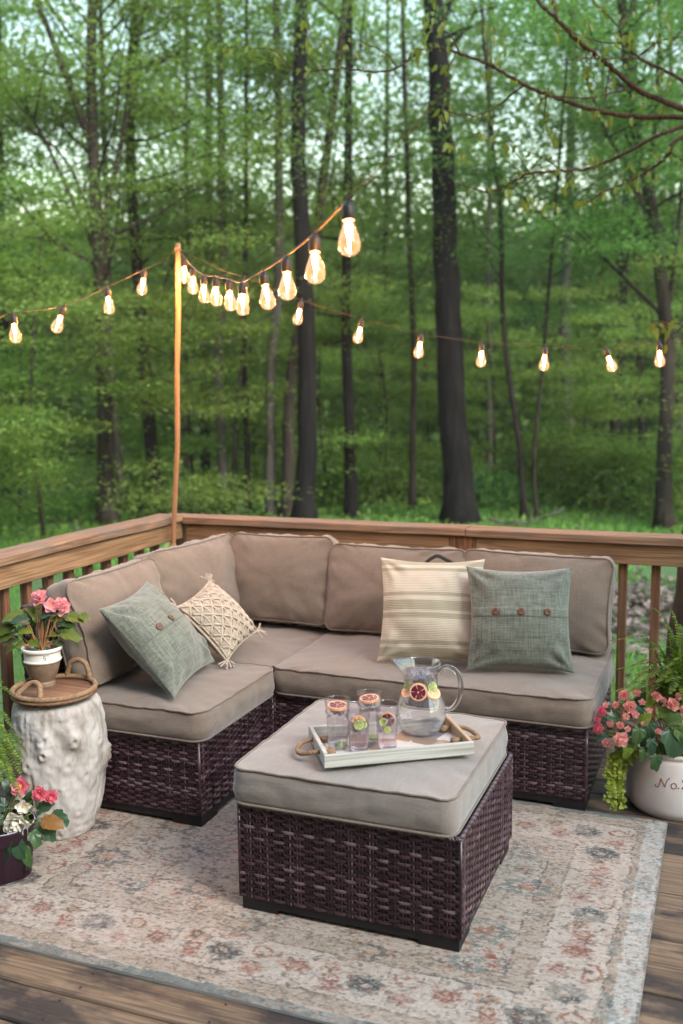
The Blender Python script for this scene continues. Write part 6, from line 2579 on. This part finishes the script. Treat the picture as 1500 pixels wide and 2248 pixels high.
# fallen sticks near the oak
for k, (pts, lab) in enumerate((([(1075, 1140), (1120, 1150), (1180, 1142), (1235, 1118)], 'grey fallen branch on the grass right of the tallest oak trunk'), ([(1370, 1172), (1400, 1158), (1440, 1150)], 'short grey fallen stick by the foot of the mossy right trunk'))):
    Q = []
    for x_, y__ in pts:
        p = ground_at(x_, min(1175, y__ + 8))
        p = at_d(x_, y__, 15.2 + k)
        Q.append(p)
    z0 = min(q[2] for q in Q)
    mb = MB()
    root = thing('fallen_branch', lab, 'branch', Q[0])
    Qs = smooth_path(Q, 6)
    mb.add(*tube(Qs - Q[0], np.linspace(.03, .012, len(Qs)), 6))
    for q in range(4):
        i = 4 + q * 3
        i = min(i, len(Qs) - 2)
        e = Qs[i] + np.array([R0.uniform(-.5, .5), R0.uniform(-.3, .3), R0.uniform(-.1, .35)])
        mb.add(*tube(np.array([Qs[i], (Qs[i] + e) / 2 + np.array([0, 0, .05]), e]) - Q[0], [.014, .009, .004], 5))
    mb.build('stick', M['bark_pale'], root)

# ---- overhanging oak branch, upper right
g = np.random.default_rng(88)
BD0 = 6.0
org = at_d(1820, 300, BD0 + .1)
br = thing('overhanging_oak', 'oak with bare reddish branches and drooping young leaves reaching in from the upper right', 'tree', org)
mbw, mbl_ = MB(), MB()


def bpath(pts, w0, w1, dz=None):
    Q = smooth_path([at_d(x_, y__, BD0 + (dz[i] if dz else .12 * math.sin(i * 1.7 + x_ * .01))) for i, (x_, y__) in enumerate(pts)], 8)
    k = len(Q)
    Q = Q + g.normal(0, .006, (k, 3)) * np.linspace(0, 1, k)[:, None]
    r = np.linspace(w0, w1, k) * BD0 / FPX / 2
    r *= 1 + .12 * (g.random(k) > .8)
    mbw.add(*tube(Q - np.array(org), r, 8))
    return Q


main = [
    ([(1820, 300), (1640, 265), (1500, 257), (1420, 257), (1340, 250), (1250, 225), (1200, 206), (1150, 185), (1090, 150), (1010, 118), (960, 105), (925, 110), (900, 128)], 14, 3),
    ([(1820, 340), (1640, 300), (1500, 240), (1440, 215), (1390, 190), (1340, 145), (1275, 95), (1225, 45), (1180, 0), (1150, -40)], 16, 7),
    ([(1820, 360), (1600, 250), (1500, 178), (1440, 145), (1400, 125), (1375, 95), (1360, 60), (1385, 25), (1392, -20)], 9, 3),
    ([(1700, 210), (1500, 278), (1440, 300), (1370, 338), (1320, 360), (1290, 370), (1230, 375), (1165, 380), (1120, 402), (1070, 420), (1000, 402)], 9, 3),
    ([(1720, 200), (1500, 300), (1470, 335), (1440, 365), (1395, 390), (1360, 405), (1320, 425), (1290, 445)], 9, 3),
    ([(1385, 195), (1340, 205), (1290, 215), (1200, 212), (1180, 235)], 5, 2), ([(1150, 188), (1120, 210), (1090, 235), (1050, 253), (1000, 250), (970, 238)], 4, 2),
    ([(1440, 145), (1390, 128), (1300, 128), (1230, 130)], 4, 2), ([(1375, 95), (1320, 92), (1260, 75), (1200, 60)], 4, 2), ([(1275, 90), (1290, 130), (1310, 190)], 3, 1.5), ([(1010, 118), (990, 80), (960, 60), (930, 62)], 4, 2),
    ([(925, 110), (870, 150), (820, 158), (760, 150), (680, 157), (640, 150), (560, 125)], 5, 2), ([(870, 148), (850, 120), (800, 95), (740, 85)], 3, 1.5), ([(1340, 150), (1330, 205), (1335, 240)], 4, 2), ([(1225, 45), (1215, 0), (1205, -30)], 6, 3),
    ([(1400, 125), (1450, 90), (1500, 80)], 4, 2), ([(1000, 118), (980, 170), (985, 225), (1000, 250)], 3, 1.5), ([(1360, 60), (1330, 30), (1300, 0)], 4, 2), ([(1470, 335), (1500, 350)], 4, 2), ([(1090, 150), (1070, 120), (1075, 70)], 3, 1.5), ([(1200, 206), (1195, 260), (1210, 300)], 3, 1.5),
    ([(1120, 402), (1140, 380), (1110, 350)], 3, 1.5), ([(1230, 375), (1200, 350), (1150, 330)], 3, 1.5), ([(640, 150), (600, 110), (540, 105), (490, 100)], 3, 1.5), ([(1165, 380), (1100, 300), (1020, 290)], 2.5, 1.2),
]
oak = leaf_outline(22, 9, .22, .2, 0)
oak = np.stack([oak[:, 0], oak[:, 1] * .62], 1)
paths = [bpath(*a_) for a_ in main]
spots = [(1183, 208), (1362, 70), (1378, 80), (1440, 75), (1435, 12), (1445, 20), (1300, 50), (1270, 75), (1210, 20), (1160, 445), (1215, 450), (1250, 400), (1280, 447), (1160, 440), (1120, 420), (1250, 410), (1390, 370), (1420, 345), (1335, 262), (1310, 245), (1300, 340), (970, 60), (955, 80), (965, 145), (975, 240), (960, 270), (990, 320), (1010, 340), (1080, 290), (1110, 320), (1070, 160), (1105, 120), (1090, 90), (1060, 70), (945, 40), (950, 15), (905, 110), (660, 50), (690, 100), (780, 110), (560, 115), (510, 110), (620, 120), (740, 90), (1330, 100), (1240, 80), (1290, 160), (1265, 200), (1420, 210), (1460, 180), (1480, 60), (1205, 290), (1350, 190), (1385, 400), (1440, 395), (1330, 420)]
for px, py in spots:
    for q in range(g.integers(2, 5)):
        p = at_d(px + g.normal(0, 9), py + g.normal(0, 7), BD0 + g.normal(0, .1)) - np.array(org)
        d = -np.array([0, 0, 1.0]) + g.normal(0, .35, 3)
        add_leaf(mbl_, p, d, runit(1, g)[0] - FW * .8, g.uniform(.028, .056), 0, .35, .2, int(g.integers(1e6)), oak)
for Q in paths:
    for q in range(int(len(Q) / 4)):
        p = Q[g.integers(len(Q) // 4, len(Q))] - np.array(org) + g.normal(0, .02, 3)
        add_leaf(mbl_, p, -np.array([0, 0, 1.0]) + g.normal(0, .45, 3), runit(1, g)[0] - FW * .6, g.uniform(.024, .046), 0, .35, .2, int(g.integers(1e6)), oak)
mbw.build('branches', M['twig'], br)
mbl_.build('young_leaves', M['leaf_young'], br)
t = Tree('oak', '', 640, None, None)  # unseen trunk and crown, added out of frame to shade the deck from the sun
S, r = t.stem([(5.0, 2.2, -.8), (5.05, 2.15, 1.5), (4.9, 2.0, 3.6), (5.0, 1.8, 6.0), (5.1, 1.5, 9.0)], .19, .06, 12, True)
j = S[int(np.argmin(np.abs(S[:, 2] - 3.3)))]
t.trunk.add(*tube(smooth_path([j, (j + np.array(org)) / 2 + np.array([0, 0, .15]), np.array(org)], 8), np.linspace(.07, .024, 17), 8))
for q in range(OAKL):
    i = int(np.argmin(np.abs(S[:, 2] - t.g.uniform(4.6, 8.6))))
    t.limb(S[i], t.g.uniform(-3.14, 3.14), t.g.uniform(.0, .7), t.g.uniform(1.6, 3.0), .035, sprays=10, spread=.42, per=22, size=(.07, .11))
for mb_, nm, mt in ((t.trunk, 'trunk', M['bark_brown']), (t.crown, 'crown', LB)):
    for q in range(len(mb_.V)):
        mb_.V[q] = mb_.V[q] - np.array(org)
    mb_.build(nm, mt, br)
# hanging sprig on the far right beside the last bulb
org = at_d(1560, 760, 5.6)
sp2 = thing('leafy_twig', 'pale leafed twig hanging beside the last bulb at the right edge', 'branch', org)
mbw, mbl_ = MB(), MB()
BD0 = 5.6
for pts in ([(1560, 760), (1500, 715), (1470, 712), (1450, 725)], [(1500, 715), (1462, 750), (1455, 780)], [(1480, 712), (1440, 705), (1430, 720)]):
    Q = smooth_path([at_d(x_, y__, BD0) for x_, y__ in pts], 6) - np.array(org)
    mbw.add(*tube(Q, np.linspace(.005, .002, len(Q)), 6))
for px, py in [(1430, 715), (1438, 722), (1450, 712), (1455, 722), (1470, 712), (1478, 705), (1465, 730), (1485, 715), (1460, 760), (1445, 728)]:
    p = at_d(px, py, BD0 + g.normal(0, .03)) - np.array(org)
    add_leaf(mbl_, p, -np.array([0, 0, 1.0]) + g.normal(0, .4, 3), runit(1, g)[0] - FW, g.uniform(.035, .06), 0, .3, .2, int(g.integers(1e6)), oak)
mbw.build('branches', M['twig'], sp2)
mbl_.build('young_leaves', M['leaf_young'], sp2)


# ================================================================== THE HOUSE THE DECK IS BUILT ON, behind the camera
house = thing('house_wall', 'brown lap sided house wall with an eave at the near end of the deck', 'house', (0, -1.25, 0))
M['siding'] = simple('painted_siding', (.10, .09, .08), (.14, .125, .11), 6, .6, .2, .003)
M['shingle'] = simple('dark_shingle', (.03, .03, .032), (.06, .058, .06), 14, .9, .6, .01)
mb = MB()
zz = -.7
while zz < 4.2:
    V = [(-7, 0, zz), (6, 0, zz), (6, -.014, zz + .15), (-7, -.014, zz + .15), (-7, -.018, zz), (6, -.018, zz)]
    mb.add(V, [(0, 1, 2, 3), (4, 5, 1, 0)], 0, False)
    zz += .15
mb.add(*box(-7, 6, -.30, -.02, -.7, 4.2), smooth=False)
mb.build('siding', M['siding'], house)
mb = MB()
mb.add(*box(-7.3, 6.3, -.35, .75, 4.22, 4.40), smooth=False)
mb.build('eave', M['siding'], house)
mb = MB()
V = [(-7.3, 0.78, 4.41), (6.3, 0.78, 4.41), (6.3, -3.5, 6.2), (-7.3, -3.5, 6.2)]
mb.add(V, [(0, 1, 2, 3)], 0, False)
mb.build('roof', M['shingle'], house)




# ================================================================== AIR
mb = MB()
mb.add(*box(-75, 45, -8, 85, -2.2, HAZE_TOP), smooth=False)
m = bpy.data.materials.new('evening_haze')
m.use_nodes = True
nt = m.node_tree
nt.nodes.clear()
o = nt.nodes.new('ShaderNodeOutputMaterial')
v = nt.nodes.new('ShaderNodeVolumePrincipled')
v.inputs['Color'].default_value = (.95, .96, .90, 1)
v.inputs['Density'].default_value = HAZE
v.inputs['Anisotropy'].default_value = .2
nt.links.new(v.outputs[0], o.inputs['Volume'])
hz = mb.build('haze', m)
tag(hz, 'pale evening haze hanging through the wood', 'haze', kind='stuff')
